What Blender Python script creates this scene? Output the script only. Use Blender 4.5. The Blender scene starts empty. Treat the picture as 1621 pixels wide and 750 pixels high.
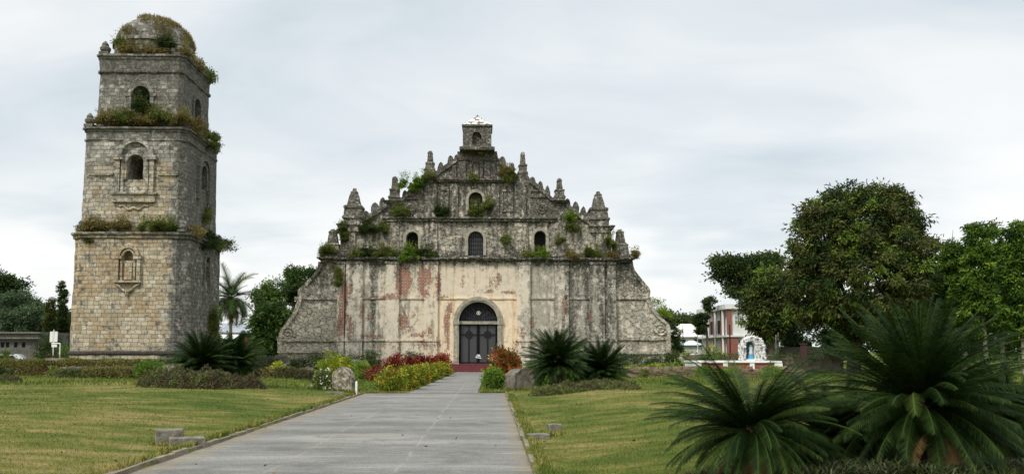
import bpy, bmesh, math, random
import numpy as np
import zlib
from mathutils import Vector, Matrix, noise as mnoise, geometry as mgeo
sc = bpy.context.scene
C = sc.collection
# ------------------------------------------------------------------ camera, world, sun, exposure
F, H, PITCH, YAW = 1350.0, 2.05, math.radians(4.5), math.radians(1.44)
cam = bpy.data.cameras.new('camera'); camo = bpy.data.objects.new('camera', cam); C.objects.link(camo)
cam.sensor_width = 36; cam.lens = F / 1621 * 36; cam.shift_y = 74 / 1621; cam.clip_end = 6000; cam.clip_start = .1
camo.location = (0, 0, H); camo.rotation_euler = (math.pi / 2 + PITCH, 0, -YAW)
sc.camera = camo
SUN_EL, SUN_ROT = math.radians(48), math.radians(215)
sun = bpy.data.lights.new('sun', 'SUN'); suno = bpy.data.objects.new('sun', sun); C.objects.link(suno)
sun.energy = 1.5; sun.angle = math.radians(14); sun.color = (1, .95, .88)
sd = Vector((math.sin(SUN_ROT) * math.cos(SUN_EL), math.cos(SUN_ROT) * math.cos(SUN_EL), math.sin(SUN_EL)))
suno.rotation_euler = sd.to_track_quat('Z', 'Y').to_euler()
sc.view_settings.view_transform = 'Standard'; sc.view_settings.look = 'None'
sc.view_settings.exposure = 0.90; sc.view_settings.gamma = 1

# ------------------------------------------------------------------ node helper
class NB:
    def __init__(s, nt): s.nt = nt; s.n = nt.nodes; s.l = nt.links
    def new(s, t, **k):
        x = s.n.new(t)
        for a, b in k.items(): setattr(x, a, b)
        return x
    def put(s, sock, v):
        if v is None: return
        if isinstance(v, bpy.types.NodeSocket): s.l.new(v, sock)
        else:
            if sock.type == 'RGBA' and not isinstance(v, (int, float)) and len(v) == 3: v = (*v, 1)
            sock.default_value = v
    def m(s, op, a, b=None, c=None, clamp=False):
        x = s.new('ShaderNodeMath', operation=op, use_clamp=clamp)
        s.put(x.inputs[0], a); s.put(x.inputs[1], b)
        if c is not None: s.put(x.inputs[2], c)
        return x.outputs[0]
    def vm(s, op, a, b=None):
        x = s.new('ShaderNodeVectorMath', operation=op); s.put(x.inputs[0], a); s.put(x.inputs[1], b)
        return x.outputs[0]
    def mix(s, f, a, b, mode='MIX'):
        x = s.new('ShaderNodeMix', data_type='RGBA', blend_type=mode)
        s.put(x.inputs['Factor'], f); s.put(x.inputs[6], a); s.put(x.inputs[7], b)
        return x.outputs[2]
    def noise(s, scale, detail=4, vec=None, rough=.55, dist=0):
        x = s.new('ShaderNodeTexNoise'); s.put(x.inputs['Scale'], scale); s.put(x.inputs['Detail'], detail)
        s.put(x.inputs['Roughness'], rough); s.put(x.inputs['Distortion'], dist)
        if vec is not None: s.put(x.inputs['Vector'], vec)
        return x.outputs[0]
    def noisec(s, scale, detail=3, vec=None):
        x = s.new('ShaderNodeTexNoise'); s.put(x.inputs['Scale'], scale); s.put(x.inputs['Detail'], detail)
        if vec is not None: s.put(x.inputs['Vector'], vec)
        return x.outputs[1]
    def step(s, v, t, w=.05):   # soft threshold
        x = s.new('ShaderNodeMapRange', interpolation_type='SMOOTHSTEP'); s.put(x.inputs[0], v)
        s.put(x.inputs[1], t - w); s.put(x.inputs[2], t + w); return x.outputs[0]
    def ramp(s, v, els):
        x = s.new('ShaderNodeValToRGB'); e = x.color_ramp.elements
        while len(e) > 1: e.remove(e[-1])
        e[0].position = els[0][0]; e[0].color = (*els[0][1], 1)
        for p, c in els[1:]:
            q = e.new(p); q.color = (*c, 1)
        s.put(x.inputs[0], v); return x.outputs[0]
    def scale(s, vec, xyz):
        x = s.new('ShaderNodeMapping'); s.put(x.inputs['Vector'], vec); x.inputs['Scale'].default_value = xyz; return x.outputs[0]
    def obj(s): return s.new('ShaderNodeTexCoord').outputs['Object']
    def pos(s): return s.new('ShaderNodeNewGeometry').outputs['Position']
    def attr(s, name): return s.new('ShaderNodeAttribute', attribute_name=name)
    def sep(s, v):
        x = s.new('ShaderNodeSeparateXYZ'); s.put(x.inputs[0], v); return x.outputs
    def comb(s, a, b, c):
        x = s.new('ShaderNodeCombineXYZ'); s.put(x.inputs[0], a); s.put(x.inputs[1], b); s.put(x.inputs[2], c); return x.outputs[0]
    def bump(s, h, strength=.5, dist=.05):
        x = s.new('ShaderNodeBump'); x.inputs['Strength'].default_value = strength; x.inputs['Distance'].default_value = dist
        s.put(x.inputs['Height'], h); return x.outputs[0]

def mat(name, build, rough=.9, spec=.2, metal=0):
    m_ = bpy.data.materials.new(name); m_.use_nodes = True
    nb = NB(m_.node_tree); p = m_.node_tree.nodes['Principled BSDF']
    p.inputs['Roughness'].default_value = rough; p.inputs['Specular IOR Level'].default_value = spec; p.inputs['Metallic'].default_value = metal
    r = build(nb)
    col, nrm = r if isinstance(r, tuple) and len(r) == 2 and isinstance(r[0], bpy.types.NodeSocket) else (r, None)
    nb.put(p.inputs['Base Color'], col)
    if nrm is not None: nb.put(p.inputs['Normal'], nrm)
    return m_
def mottled(name, c, var=.25, scale=3, rough=.8, spec=.3, metal=0, bump=.15):
    d = tuple(x * (1 - var) for x in c); u = tuple(min(1, x * (1 + var)) for x in c)
    def b(nb):
        o = nb.obj(); n = nb.noise(scale, 6, o); n2 = nb.noise(scale * 7, 3, o)
        v = nb.m('ADD', nb.m('MULTIPLY', n, .65), nb.m('MULTIPLY', n2, .35))
        return nb.ramp(v, [(.32, d), (.5, c), (.7, u)]), nb.bump(n2, bump, .02)
    return mat(name, b, rough, spec, metal)

# ------------------------------------------------------------------ world: overcast clouds over the Nishita sky
w = bpy.data.worlds.new('World'); sc.world = w; w.use_nodes = True
nb = NB(w.node_tree)
sky = nb.new('ShaderNodeTexSky', sky_type='NISHITA'); sky.sun_disc = False; sky.sun_elevation = SUN_EL; sky.sun_rotation = SUN_ROT
dirv = nb.vm('NORMALIZE', nb.new('ShaderNodeTexCoord').outputs['Generated'])
dx, dy, dz = nb.sep(dirv)
el = nb.m('MAXIMUM', dz, 0.0)
den = nb.m('ADD', el, .27)
cx_ = nb.m('DIVIDE', dx, den); cy_ = nb.m('DIVIDE', dy, den)
pv = nb.comb(nb.m('MULTIPLY', cx_, .55), cy_, 0.0)
warp = nb.vm('ADD', pv, nb.vm('MULTIPLY', nb.noisec(1.1, 3, pv), (.8, .8, 0)))
n1 = nb.noise(1.05, 7, warp, .5); n2 = nb.noise(3.0, 6, nb.vm('ADD', warp, (7, 3, 0)), .55); n3 = nb.noise(.5, 3, pv)
cl = nb.m('ADD', nb.m('ADD', nb.m('MULTIPLY', n1, .50), nb.m('MULTIPLY', n2, .16)), nb.m('MULTIPLY', n3, .34))
ccol = nb.ramp(cl, [(.40, (.51, .575, .625)), (.46, (.645, .70, .73)), (.51, (.765, .79, .80)), (.57, (.885, .885, .87))])
# brighter milky band low over the horizon, brighter zenith as under real overcast
hor = nb.m('SUBTRACT', 1.0, nb.m('MULTIPLY', nb.m('ABSOLUTE', nb.m('SUBTRACT', el, .10)), 9.0), clamp=True)
ccol = nb.mix(nb.m('MULTIPLY', hor, nb.step(nb.noise(1.0, 4, nb.scale(dirv, (3, 3, 11))), .47, .1)), ccol, (.93, .925, .895))
zen = nb.m('ADD', 1.0, nb.m('MULTIPLY', nb.m('SUBTRACT', el, .42), 2.6), clamp=False)
zen = nb.m('MAXIMUM', zen, 1.0)
gain = nb.m('MULTIPLY', zen, 6.15)
cl10 = nb.vm('SCALE', ccol); cl10.node.inputs['Scale'].default_value = 1
nb.l.new(gain, cl10.node.inputs['Scale'])
fin = nb.mix(.93, sky.outputs[0], cl10)
bg = w.node_tree.nodes['Background']; nb.put(bg.inputs['Color'], fin); bg.inputs['Strength'].default_value = .1

# ------------------------------------------------------------------ measuring: where a line of sight meets a plane of the real place
Rm = Matrix.Rotation(-YAW, 3, 'Z') @ Matrix.Rotation(math.pi / 2 + PITCH, 3, 'X')
def ray(px, py): return Rm @ Vector(((px - 810.5) / F, -(py - 449) / F, -1))
def W(px, py, Y):
    d = ray(px, py); t = Y / d.y; return (d.x * t, H + d.z * t)
def X_(px, Y, py=540): return W(px, py, Y)[0]
def Z_(py, Y, px=776): return W(px, py, Y)[1]

# ------------------------------------------------------------------ object helpers
ORG = {}
def tag(o, label=None, cat=None, group=None, kind=None):
    if label: o['label'] = label
    if cat: o['category'] = cat
    if group: o['group'] = group
    if kind: o['kind'] = kind
    return o
def thing(name, loc, label, cat, group=None):
    o = bpy.data.objects.new(name, None); C.objects.link(o); o.location = loc; o.empty_display_size = .3
    ORG[o.name] = Vector(loc); return tag(o, label, cat, group)
def link(name, me, m_, parent=None, smooth=False):
    if m_ is not None and not me.materials: me.materials.append(m_)
    o = bpy.data.objects.new(name, me); C.objects.link(o)
    if parent is not None:
        org = ORG[parent.name]; o.parent = parent; ORG[o.name] = org
        me.transform(Matrix.Translation(-org))
    else: ORG[o.name] = Vector((0, 0, 0))
    if smooth: me.shade_smooth()
    return o
def recenter(o):   # origin of a single-mesh thing to the foot of its mesh
    me = o.data; n = len(me.vertices); a = np.empty(n * 3, np.float32); me.vertices.foreach_get('co', a); a = a.reshape(-1, 3)
    c = (a.min(0) + a.max(0)) / 2; c[2] = a[:, 2].min(); me.transform(Matrix.Translation(Vector([-float(v) for v in c]))); o.location = [float(v) for v in c]
    return o
def bobj(name, bm, m_, parent=None, smooth=False):
    me = bpy.data.meshes.new(name); bmesh.ops.recalc_face_normals(bm, faces=bm.faces); bm.to_mesh(me); bm.free()
    return link(name, me, m_, parent, smooth)
def B(): return bmesh.new()
def box(bm, x0, x1, y0, y1, z0, z1):
    v = [bm.verts.new((x, y, z)) for x in (x0, x1) for y in (y0, y1) for z in (z0, z1)]
    for f in ((0, 1, 3, 2), (4, 6, 7, 5), (0, 4, 5, 1), (2, 3, 7, 6), (0, 2, 6, 4), (1, 5, 7, 3)): bm.faces.new([v[i] for i in f])
    return v
def rbox(bm, c, s, rz=0, jit=0, rng=random):   # rotated, slightly jittered box
    vs = box(bm, -s[0] / 2, s[0] / 2, -s[1] / 2, s[1] / 2, 0, s[2])
    ca, sa = math.cos(rz), math.sin(rz)
    for v in vs:
        x, y, z = v.co; x += rng.uniform(-jit, jit); y += rng.uniform(-jit, jit); z += rng.uniform(-jit, jit)
        v.co = (c[0] + x * ca - y * sa, c[1] + x * sa + y * ca, c[2] + z)
    return vs
def loops_prism(bm, loops, y0, y1, axis='y'):
    """polygon (x,z) with holes, given thickness from y0 to y1"""
    P = (lambda a, b, t: (a, t, b)) if axis == 'y' else (lambda a, b, t: (t, a, b))
    flat = [p for L in loops for p in L]
    tris = mgeo.tessellate_polygon([[Vector((p[0], p[1], 0)) for p in L] for L in loops])
    fr = [bm.verts.new(P(p[0], p[1], y0)) for p in flat]; bk = [bm.verts.new(P(p[0], p[1], y1)) for p in flat]
    for t in tris:
        try: bm.faces.new([fr[i] for i in t]); bm.faces.new([bk[i] for i in reversed(t)])
        except ValueError: pass
    k = 0
    for L in loops:
        n = len(L)
        for i in range(n):
            a, b = k + i, k + (i + 1) % n
            bm.faces.new((fr[a], fr[b], bk[b], bk[a]))
        k += n
def lathe(bm, prof, c, n=16, phase=0, sx=1, sy=1):
    rings = []
    for r, z in prof:
        rings.append([bm.verts.new((c[0] + sx * r * math.cos(phase + 2 * math.pi * i / n), c[1] + sy * r * math.sin(phase + 2 * math.pi * i / n), c[2] + z)) for i in range(n)])
    for a, b in zip(rings, rings[1:]):
        for i in range(n): bm.faces.new((a[i], a[(i + 1) % n], b[(i + 1) % n], b[i]))
    bm.faces.new(rings[0]); bm.faces.new(rings[-1])
def sq(bm, prof, c): lathe(bm, [(r * math.sqrt(2), z) for r, z in prof], c, 4, math.pi / 4)
def tube(bm, pts, radii, n=8):
    pts = [Vector(p) for p in pts]; rings = []
    if not isinstance(radii, (list, tuple)): radii = [radii] * len(pts)
    for i, p in enumerate(pts):
        t = (pts[min(i + 1, len(pts) - 1)] - pts[max(i - 1, 0)]).normalized()
        a = t.cross(Vector((0, 0, 1)) if abs(t.z) < .9 else Vector((1, 0, 0))).normalized(); b = t.cross(a)
        rings.append([bm.verts.new(p + radii[i] * (a * math.cos(2 * math.pi * k / n) + b * math.sin(2 * math.pi * k / n))) for k in range(n)])
    for a, b in zip(rings, rings[1:]):
        for i in range(n): bm.faces.new((a[i], a[(i + 1) % n], b[(i + 1) % n], b[i]))
    bm.faces.new(rings[0]); bm.faces.new(rings[-1])
def arch(cx, hw, z0, zs, n=12):   # opening loop: straight jambs to zs, then a half circle
    return [(cx - hw, z0), (cx + hw, z0)] + [(cx + hw * math.cos(a), zs + hw * math.sin(a)) for a in np.linspace(0, math.pi, n)]
def arch_band(bm, cx, z0, zs, r0, r1, y0, y1, n=16):   # archivolt ring, from jamb foot z0 up and over
    out = [(cx + r1, z0)] + [(cx + r1 * math.cos(a), zs + r1 * math.sin(a)) for a in np.linspace(0, math.pi, n)] + [(cx - r1, z0)]
    inn = [(cx - r0, z0)] + [(cx + r0 * math.cos(a), zs + r0 * math.sin(a)) for a in np.linspace(math.pi, 0, n)] + [(cx + r0, z0)]
    loops_prism(bm, [out + inn], y0, y1)
def grid(bm, step, axes='xz'):
    for ax, k in (('x', 0), ('y', 1), ('z', 2)):
        if ax not in axes: continue
        lo = min(v.co[k] for v in bm.verts); hi = max(v.co[k] for v in bm.verts); n = int((hi - lo) / step)
        no = [0, 0, 0]; no[k] = 1
        for i in range(1, n + 1):
            co = [0, 0, 0]; co[k] = lo + (hi - lo) * i / (n + 1)
            bmesh.ops.bisect_plane(bm, geom=bm.verts[:] + bm.edges[:] + bm.faces[:], plane_co=co, plane_no=no)
def rough(bm, amp=.04, sc_=1.3):
    for v in bm.verts:
        a = mnoise.noise_vector(v.co * sc_) + .5 * mnoise.noise_vector(v.co * sc_ * 3.1)
        v.co += a * amp
def masks(o, fn):
    me = o.data; n = len(me.vertices); a = np.empty(n * 3, np.float32); me.vertices.foreach_get('co', a); a = a.reshape(-1, 3) + np.array(ORG[o.name], np.float32)
    M = fn(a[:, 0], a[:, 1], a[:, 2]); M = np.clip(M, 0, 1)
    for nm, cols in (('masks', M[:, :3]), ('masks_b', M[:, 3:6])):
        at = me.color_attributes.new(nm, 'FLOAT_COLOR', 'POINT')
        q = np.ones((n, 4), np.float32); q[:, :3] = cols; at.data.foreach_set('color', q.ravel())
    return o
def ss(x, a, b):
    t = np.clip((x - a) / (b - a + 1e-9), 0, 1); return t * t * (3 - 2 * t)

# ------------------------------------------------------------------ quads (leaves, blades)
def quads(name, V, tint, m_, parent=None, extra=None):
    n0 = len(V.reshape(-1, 3)) // 4
    if extra: V = np.concatenate([V.reshape(-1, 3), extra[0].reshape(-1, 3)]); tint = np.concatenate([tint, extra[1]])
    V = np.ascontiguousarray(V.reshape(-1, 3), np.float32); n = len(V); f = n // 4
    me = bpy.data.meshes.new(name); me.vertices.add(n); me.vertices.foreach_set('co', V.ravel())
    me.loops.add(n); me.loops.foreach_set('vertex_index', np.arange(n, dtype=np.int32))
    me.polygons.add(f); me.polygons.foreach_set('loop_start', np.arange(0, n, 4, dtype=np.int32))
    me.update(calc_edges=True)
    at = me.attributes.new('tint', 'FLOAT', 'FACE'); at.data.foreach_set('value', np.clip(tint, 0, 1).astype(np.float32))
    if extra:
        me.materials.append(m_); me.materials.append(extra[2]); mi = np.zeros(f, np.int32); mi[n0:] = 1; me.polygons.foreach_set('material_index', mi)
    return link(name, me, m_, parent)
def norm(a): return a / (np.linalg.norm(a, axis=-1, keepdims=True) + 1e-9)
def leafquads(P, D, L, Wd, rng):
    """diamond leaves at P pointing along D"""
    n = len(P); D = norm(D); S = norm(np.cross(D, rng.normal(size=(n, 3)))); U = np.cross(D, S)
    L = np.broadcast_to(L, n)[:, None]; Wd = np.broadcast_to(Wd, n)[:, None]
    V = np.stack([P, P + D * L * .45 + S * Wd / 2 + U * L * .06, P + D * L - U * L * .12, P + D * L * .5 - S * Wd / 2 + U * L * .06], 1)
    return V
def foliage(name, cols, trans=.25, rough_=.6, spec=.13):
    m_ = bpy.data.materials.new(name); m_.use_nodes = True; nb = NB(m_.node_tree); p = m_.node_tree.nodes['Principled BSDF']
    a = nb.attr('tint').outputs['Fac']; k = len(cols) - 1
    c = nb.ramp(a, [(i / k, q) for i, q in enumerate(cols)])
    c = nb.mix(.5, c, nb.mix(nb.noise(.9, 3, nb.obj()), (.55, .55, .5), (1.4, 1.4, 1.3)), 'MULTIPLY')
    nb.put(p.inputs['Base Color'], c); p.inputs['Roughness'].default_value = rough_; p.inputs['Specular IOR Level'].default_value = spec
    t = nb.new('ShaderNodeBsdfTranslucent'); nb.put(t.inputs[0], c); mx = nb.new('ShaderNodeMixShader'); mx.inputs[0].default_value = trans
    nb.l.new(p.outputs[0], mx.inputs[1]); nb.l.new(t.outputs[0], mx.inputs[2])
    nb.l.new(mx.outputs[0], m_.node_tree.nodes['Material Output'].inputs[0])
    return m_
def crown_arrays(ells, n, leaf, rng, clump=.5, clumps=120, droop=.2, asp=.45, spread=None, shell=.72, tb=.5, tv=.25, spray=1):
    """leaves gathered in clumps on and inside a union of ellipsoids (cx,cy,cz,rx,ry,rz)"""
    E = np.array(ells, float); vol = (E[:, 3] * E[:, 4] * E[:, 5]) ** (2 / 3); pr = vol / vol.sum()
    idx = rng.choice(len(E), clumps, p=pr); e = E[idx]
    u = norm(rng.normal(size=(clumps, 3))); r = shell + (1.02 - shell) * rng.random(clumps) ** .7
    r *= 1 + .10 * rng.normal(size=clumps)
    cc = e[:, :3] + u * r[:, None] * e[:, 3:6]
    # drop clumps deep inside other ellipsoids
    sz = clump * rng.uniform(.6, 1.35, clumps); tc = np.clip(rng.normal(tb, tv, clumps), 0, 1)
    ns = max(1, n // spray)
    k = rng.choice(clumps, ns, p=sz ** 2 / (sz ** 2).sum())
    off = rng.normal(size=(ns, 3)) * np.array([1, 1, .62]) * .5
    P = cc[k] + off * sz[k][:, None]
    out = norm(off * .8 + u[k] * 1.0)
    D = out + rng.normal(size=(ns, 3)) * .55 + np.array([0, 0, -droop])
    tint = tc[k] * .75 + .25 * rng.random(ns)
    if spray > 1:
        P = np.repeat(P, spray, 0); D0 = np.repeat(norm(D), spray, 0); tint = np.repeat(tint, spray)
        j = np.tile(np.arange(spray), ns); P = P + D0 * (leaf * .35 * j)[:, None]; D = D0 + rng.normal(size=D0.shape) * .6 + np.array([0, 0, -droop])
    m = len(P)
    return leafquads(P, D, leaf * rng.uniform(.6, 1.3, m), leaf * asp * rng.uniform(.8, 1.2, m), rng), tint, cc

# ------------------------------------------------------------------ materials of the masonry
def facade_build(nb):
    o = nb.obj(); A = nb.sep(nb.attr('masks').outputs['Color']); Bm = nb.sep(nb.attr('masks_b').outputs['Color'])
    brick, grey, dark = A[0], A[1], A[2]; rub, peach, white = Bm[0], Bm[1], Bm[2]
    n_big = nb.noise(.45, 7, o, .6); n_mid = nb.m('ADD', nb.m('MULTIPLY', nb.m('SUBTRACT', nb.noise(1.5, 9, o, .68), .5), 1.5), .5); n_fine = nb.noise(7, 6, o, .7)
    streak = nb.m('ADD', nb.m('MULTIPLY', nb.m('SUBTRACT', nb.noise(1, 8, nb.scale(o, (2.3, 2.3, .24)), .66), .5), 1.35), .5)
    cream = nb.mix(nb.step(n_mid, .5, .13), (.60, .51, .385), (.49, .44, .35))
    cream = nb.mix(peach, nb.mix(nb.step(n_mid, .52, .16), (.58, .52, .43), (.48, .45, .38)), nb.mix(nb.step(n_big, .5, .1), (.74, .60, .42), (.66, .55, .41)))
    orange = nb.step(nb.m('ADD', streak, nb.m('MULTIPLY', n_mid, .3)), .76, .07)
    cream = nb.mix(nb.m('MULTIPLY', orange, .6), cream, (.50, .30, .15))
    gcol = nb.mix(n_fine, (.20, .19, .155), (.36, .34, .285))
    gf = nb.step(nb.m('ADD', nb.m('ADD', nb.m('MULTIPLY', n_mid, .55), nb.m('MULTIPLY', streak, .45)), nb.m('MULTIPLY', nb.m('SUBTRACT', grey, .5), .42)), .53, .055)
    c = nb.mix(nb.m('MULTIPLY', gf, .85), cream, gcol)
    # rubble coral blocks: cell tone and dark joints
    wv = nb.vm('ADD', nb.scale(o, (1.9, 1.9, 2.7)), nb.vm('MULTIPLY', nb.noisec(1.5, 3, o), (1.1, 1.1, 1.1)))
    ve = nb.new('ShaderNodeTexVoronoi', feature='DISTANCE_TO_EDGE'); nb.put(ve.inputs['Vector'], wv); ve.inputs['Scale'].default_value = 1
    vc = nb.new('ShaderNodeTexVoronoi'); nb.put(vc.inputs['Vector'], wv); vc.inputs['Scale'].default_value = 1
    cell = nb.sep(vc.outputs['Color'])[0]
    rcol = nb.ramp(cell, [(0, (.29, .26, .20)), (.5, (.38, .345, .27)), (1, (.50, .455, .355))])
    rcol = nb.mix(nb.m('MULTIPLY', nb.step(n_mid, .5, .1), .55), rcol, (.30, .285, .25))
    joint = nb.m('SUBTRACT', 1.0, nb.step(nb.m('ADD', ve.outputs[0], nb.m('MULTIPLY', nb.m('SUBTRACT', n_fine, .5), .12)), .035, .035))
    rf = nb.m('MULTIPLY', nb.step(nb.m('ADD', n_mid, nb.m('MULTIPLY', nb.m('SUBTRACT', rub, .5), .7)), .56, .05), 1.0)
    rc = nb.mix(nb.m('MULTIPLY', joint, .75), rcol, (.085, .078, .06))
    c = nb.mix(rf, c, rc)
    # exposed brick
    bt = nb.new('ShaderNodeTexBrick'); so = nb.sep(o); nb.put(bt.inputs['Vector'], nb.comb(nb.m('ADD', so[0], so[1]), so[2], 0.0))
    bt.inputs['Scale'].default_value = 1; bt.inputs['Brick Width'].default_value = .36; bt.inputs['Row Height'].default_value = .15; bt.inputs['Mortar Size'].default_value = .025
    nb.put(bt.inputs['Color1'], (.30, .095, .065)); nb.put(bt.inputs['Color2'], (.17, .058, .045)); nb.put(bt.inputs['Mortar'], (.42, .33, .25))
    bf = nb.step(nb.m('ADD', nb.m('ADD', nb.m('MULTIPLY', nb.noise(3.6, 7, nb.scale(o, (1.3, 1.3, .8)), .75), .62), nb.m('MULTIPLY', nb.noise(11, 5, o, .75), .38)), nb.m('MULTIPLY', nb.m('SUBTRACT', brick, .5), .30)), .565, .018)
    c = nb.mix(bf, c, bt.outputs[0])
    # black lichen and water streaks, plus shade painted along the pilaster edges
    dn = nb.m('ADD', nb.m('ADD', nb.m('MULTIPLY', nb.noise(2.4, 9, o, .72), .48), nb.m('MULTIPLY', streak, .30)), nb.m('MULTIPLY', nb.noise(9, 6, o, .75), .22))
    dn = nb.m('ADD', nb.m('MULTIPLY', nb.m('SUBTRACT', dn, .5), 1.7), .5)
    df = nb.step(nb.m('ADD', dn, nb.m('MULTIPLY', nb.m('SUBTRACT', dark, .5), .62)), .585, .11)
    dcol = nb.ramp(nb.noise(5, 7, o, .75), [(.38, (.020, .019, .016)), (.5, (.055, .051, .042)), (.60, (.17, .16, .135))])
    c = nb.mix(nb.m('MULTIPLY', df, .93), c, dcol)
    # flaking white lime
    wn = nb.m('ADD', nb.m('MULTIPLY', nb.noise(6.5, 7, nb.vm('ADD', o, (5, 1, 3)), .72), .5), nb.m('MULTIPLY', nb.noise(2.1, 7, o, .65), .5))
    wf = nb.step(nb.m('ADD', wn, nb.m('MULTIPLY', nb.m('SUBTRACT', white, .5), .3)), .565, .025)
    c = nb.mix(nb.m('MULTIPLY', wf, nb.m('SUBTRACT', .72, nb.m('MULTIPLY', bf, .5))), c, nb.mix(n_fine, (.42, .40, .35), (.72, .69, .62)))
    # cracks
    cr = nb.new('ShaderNodeTexVoronoi', feature='DISTANCE_TO_EDGE'); nb.put(cr.inputs['Vector'], nb.vm('ADD', nb.scale(o, (.33, .33, .2)), nb.vm('MULTIPLY', nb.noisec(2.2, 5, o), (.35, .35, .35)))); cr.inputs['Scale'].default_value = 1
    c = nb.mix(nb.m('MULTIPLY', nb.m('SUBTRACT', 1.0, nb.step(cr.outputs[0], .006, .004)), .45), c, (.1, .09, .075))
    h = nb.m('ADD', nb.m('ADD', nb.m('MULTIPLY', n_fine, .35), nb.m('MULTIPLY', n_mid, .5)), nb.m('SUBTRACT', nb.m('MULTIPLY', nb.m('SUBTRACT', 1.0, bf), .35), nb.m('MULTIPLY', nb.m('MULTIPLY', joint, rf), .6)))
    return c, nb.bump(h, .85, .1)
M_FACADE = mat('weathered_plaster', facade_build, .95, .1)
def tower_build(nb):
    o = nb.obj(); A = nb.sep(nb.attr('masks').outputs['Color'])
    warm, grey, dark = A[0], A[1], A[2]
    so = nb.sep(o); wob = nb.noisec(1.6, 4, o); wo = nb.sep(wob)
    v = nb.comb(nb.m('ADD', nb.m('ADD', so[0], so[1]), nb.m('MULTIPLY', wo[0], .35)), nb.m('ADD', so[2], nb.m('MULTIPLY', wo[1], .22)), 0.0)
    bt = nb.new('ShaderNodeTexBrick'); nb.put(bt.inputs['Vector'], v); bt.inputs['Scale'].default_value = 1
    bt.inputs['Brick Width'].default_value = .50; bt.inputs['Row Height'].default_value = .31; bt.inputs['Mortar Size'].default_value = .020; bt.inputs['Mortar Smooth'].default_value = .3
    bt.offset_frequency = 2; bt.squash = .8; bt.squash_frequency = 3
    nb.put(bt.inputs['Color1'], (0, 0, 0)); nb.put(bt.inputs['Color2'], (1, 1, 1)); nb.put(bt.inputs['Mortar'], (.5, .5, .5)); bt.inputs['Bias'].default_value = 0
    tone = nb.sep(bt.outputs[0])[0]; mort = bt.outputs['Fac']
    n_big = nb.noise(.35, 6, o, .6); n_mid = nb.noise(1.6, 8, o, .62); n_fine = nb.noise(8, 6, o, .65)
    wcol = nb.ramp(nb.m('ADD', nb.m('MULTIPLY', tone, .26), nb.m('MULTIPLY', nb.m('ADD', nb.m('MULTIPLY', n_mid, .6), nb.m('MULTIPLY', n_fine, .4)), .68)), [(.24, (.17, .14, .10)), (.38, (.32, .265, .18)), (.50, (.44, .385, .28)), (.64, (.58, .53, .43))])
    gcol = nb.ramp(nb.m('ADD', nb.m('MULTIPLY', tone, .3), nb.m('MULTIPLY', n_mid, .7)), [(.3, (.19, .18, .155)), (.48, (.36, .345, .295)), (.66, (.56, .54, .47))])
    wcol = nb.mix(nb.m('MULTIPLY', nb.step(nb.noise(.5, 7, nb.vm('ADD', o, (3, 3, 3)), .65), .53, .07), .55), wcol, (.34, .235, .13))
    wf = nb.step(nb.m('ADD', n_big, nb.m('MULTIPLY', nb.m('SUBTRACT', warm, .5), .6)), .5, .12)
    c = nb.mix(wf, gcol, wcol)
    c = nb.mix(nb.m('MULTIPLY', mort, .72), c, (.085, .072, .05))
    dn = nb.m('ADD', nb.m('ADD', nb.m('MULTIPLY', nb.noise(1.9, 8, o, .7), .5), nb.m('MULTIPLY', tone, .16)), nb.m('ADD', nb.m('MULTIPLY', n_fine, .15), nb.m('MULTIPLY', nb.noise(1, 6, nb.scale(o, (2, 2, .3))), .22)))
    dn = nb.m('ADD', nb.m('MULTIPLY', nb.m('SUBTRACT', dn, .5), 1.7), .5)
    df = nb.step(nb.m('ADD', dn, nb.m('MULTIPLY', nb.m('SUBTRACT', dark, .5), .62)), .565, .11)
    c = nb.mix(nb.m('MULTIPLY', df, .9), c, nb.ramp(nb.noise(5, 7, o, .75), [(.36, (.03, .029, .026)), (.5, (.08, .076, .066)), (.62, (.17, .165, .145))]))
    wf2 = nb.step(nb.m('ADD', nb.m('MULTIPLY', n_fine, .5), nb.m('MULTIPLY', nb.noise(2.4, 5, nb.vm('ADD', o, (9, 9, 9))), .5)), .63, .03)
    c = nb.mix(nb.m('MULTIPLY', wf2, .6), c, (.62, .60, .54))
    h = nb.m('SUBTRACT', nb.m('ADD', nb.m('MULTIPLY', n_fine, .4), nb.m('ADD', nb.m('MULTIPLY', n_mid, .5), nb.m('MULTIPLY', tone, .25))), nb.m('MULTIPLY', mort, .8))
    return c, nb.bump(h, .7, .09)
M_TOWER = mat('coral_stone_blocks', tower_build, .95, .1)
M_DARKSTONE = mottled('blackened_stone', (.13, .125, .105), .55, 2.2, .95, .1, bump=.5)
M_BLK = mottled('black_lichen_stone', (.055, .052, .045), .5, 2.5, .95, .1, bump=.5)
M_IRON = mottled('black_iron', (.013, .013, .015), .3, 5, .6, .2)
M_IRON2 = mottled('grey_iron_mesh', (.045, .048, .052), .3, 30, .5, .4)
M_INT = mottled('dark_interior', (.02, .019, .017), .3, 2)
M_ROOFC = mottled('rusty_roof', (.14, .11, .09), .3, 2)
M_MAROON = mottled('maroon_step_paint', (.17, .045, .05), .3, 3, .7, .3)
M_WHITE = mottled('white_paint', (.74, .74, .71), .12, 4, .7, .3)
M_CONC = mottled('old_concrete', (.16, .15, .12), .65, 5, .95, .1, bump=.4)
M_GREYST = mottled('lichen_stone', (.135, .122, .095), .55, 3.5, .95, .1, bump=.6)
M_TRIM = mottled('bare_plaster_moulding', (.30, .28, .225), .55, 3.2, .95, .1, bump=.3)

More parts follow.
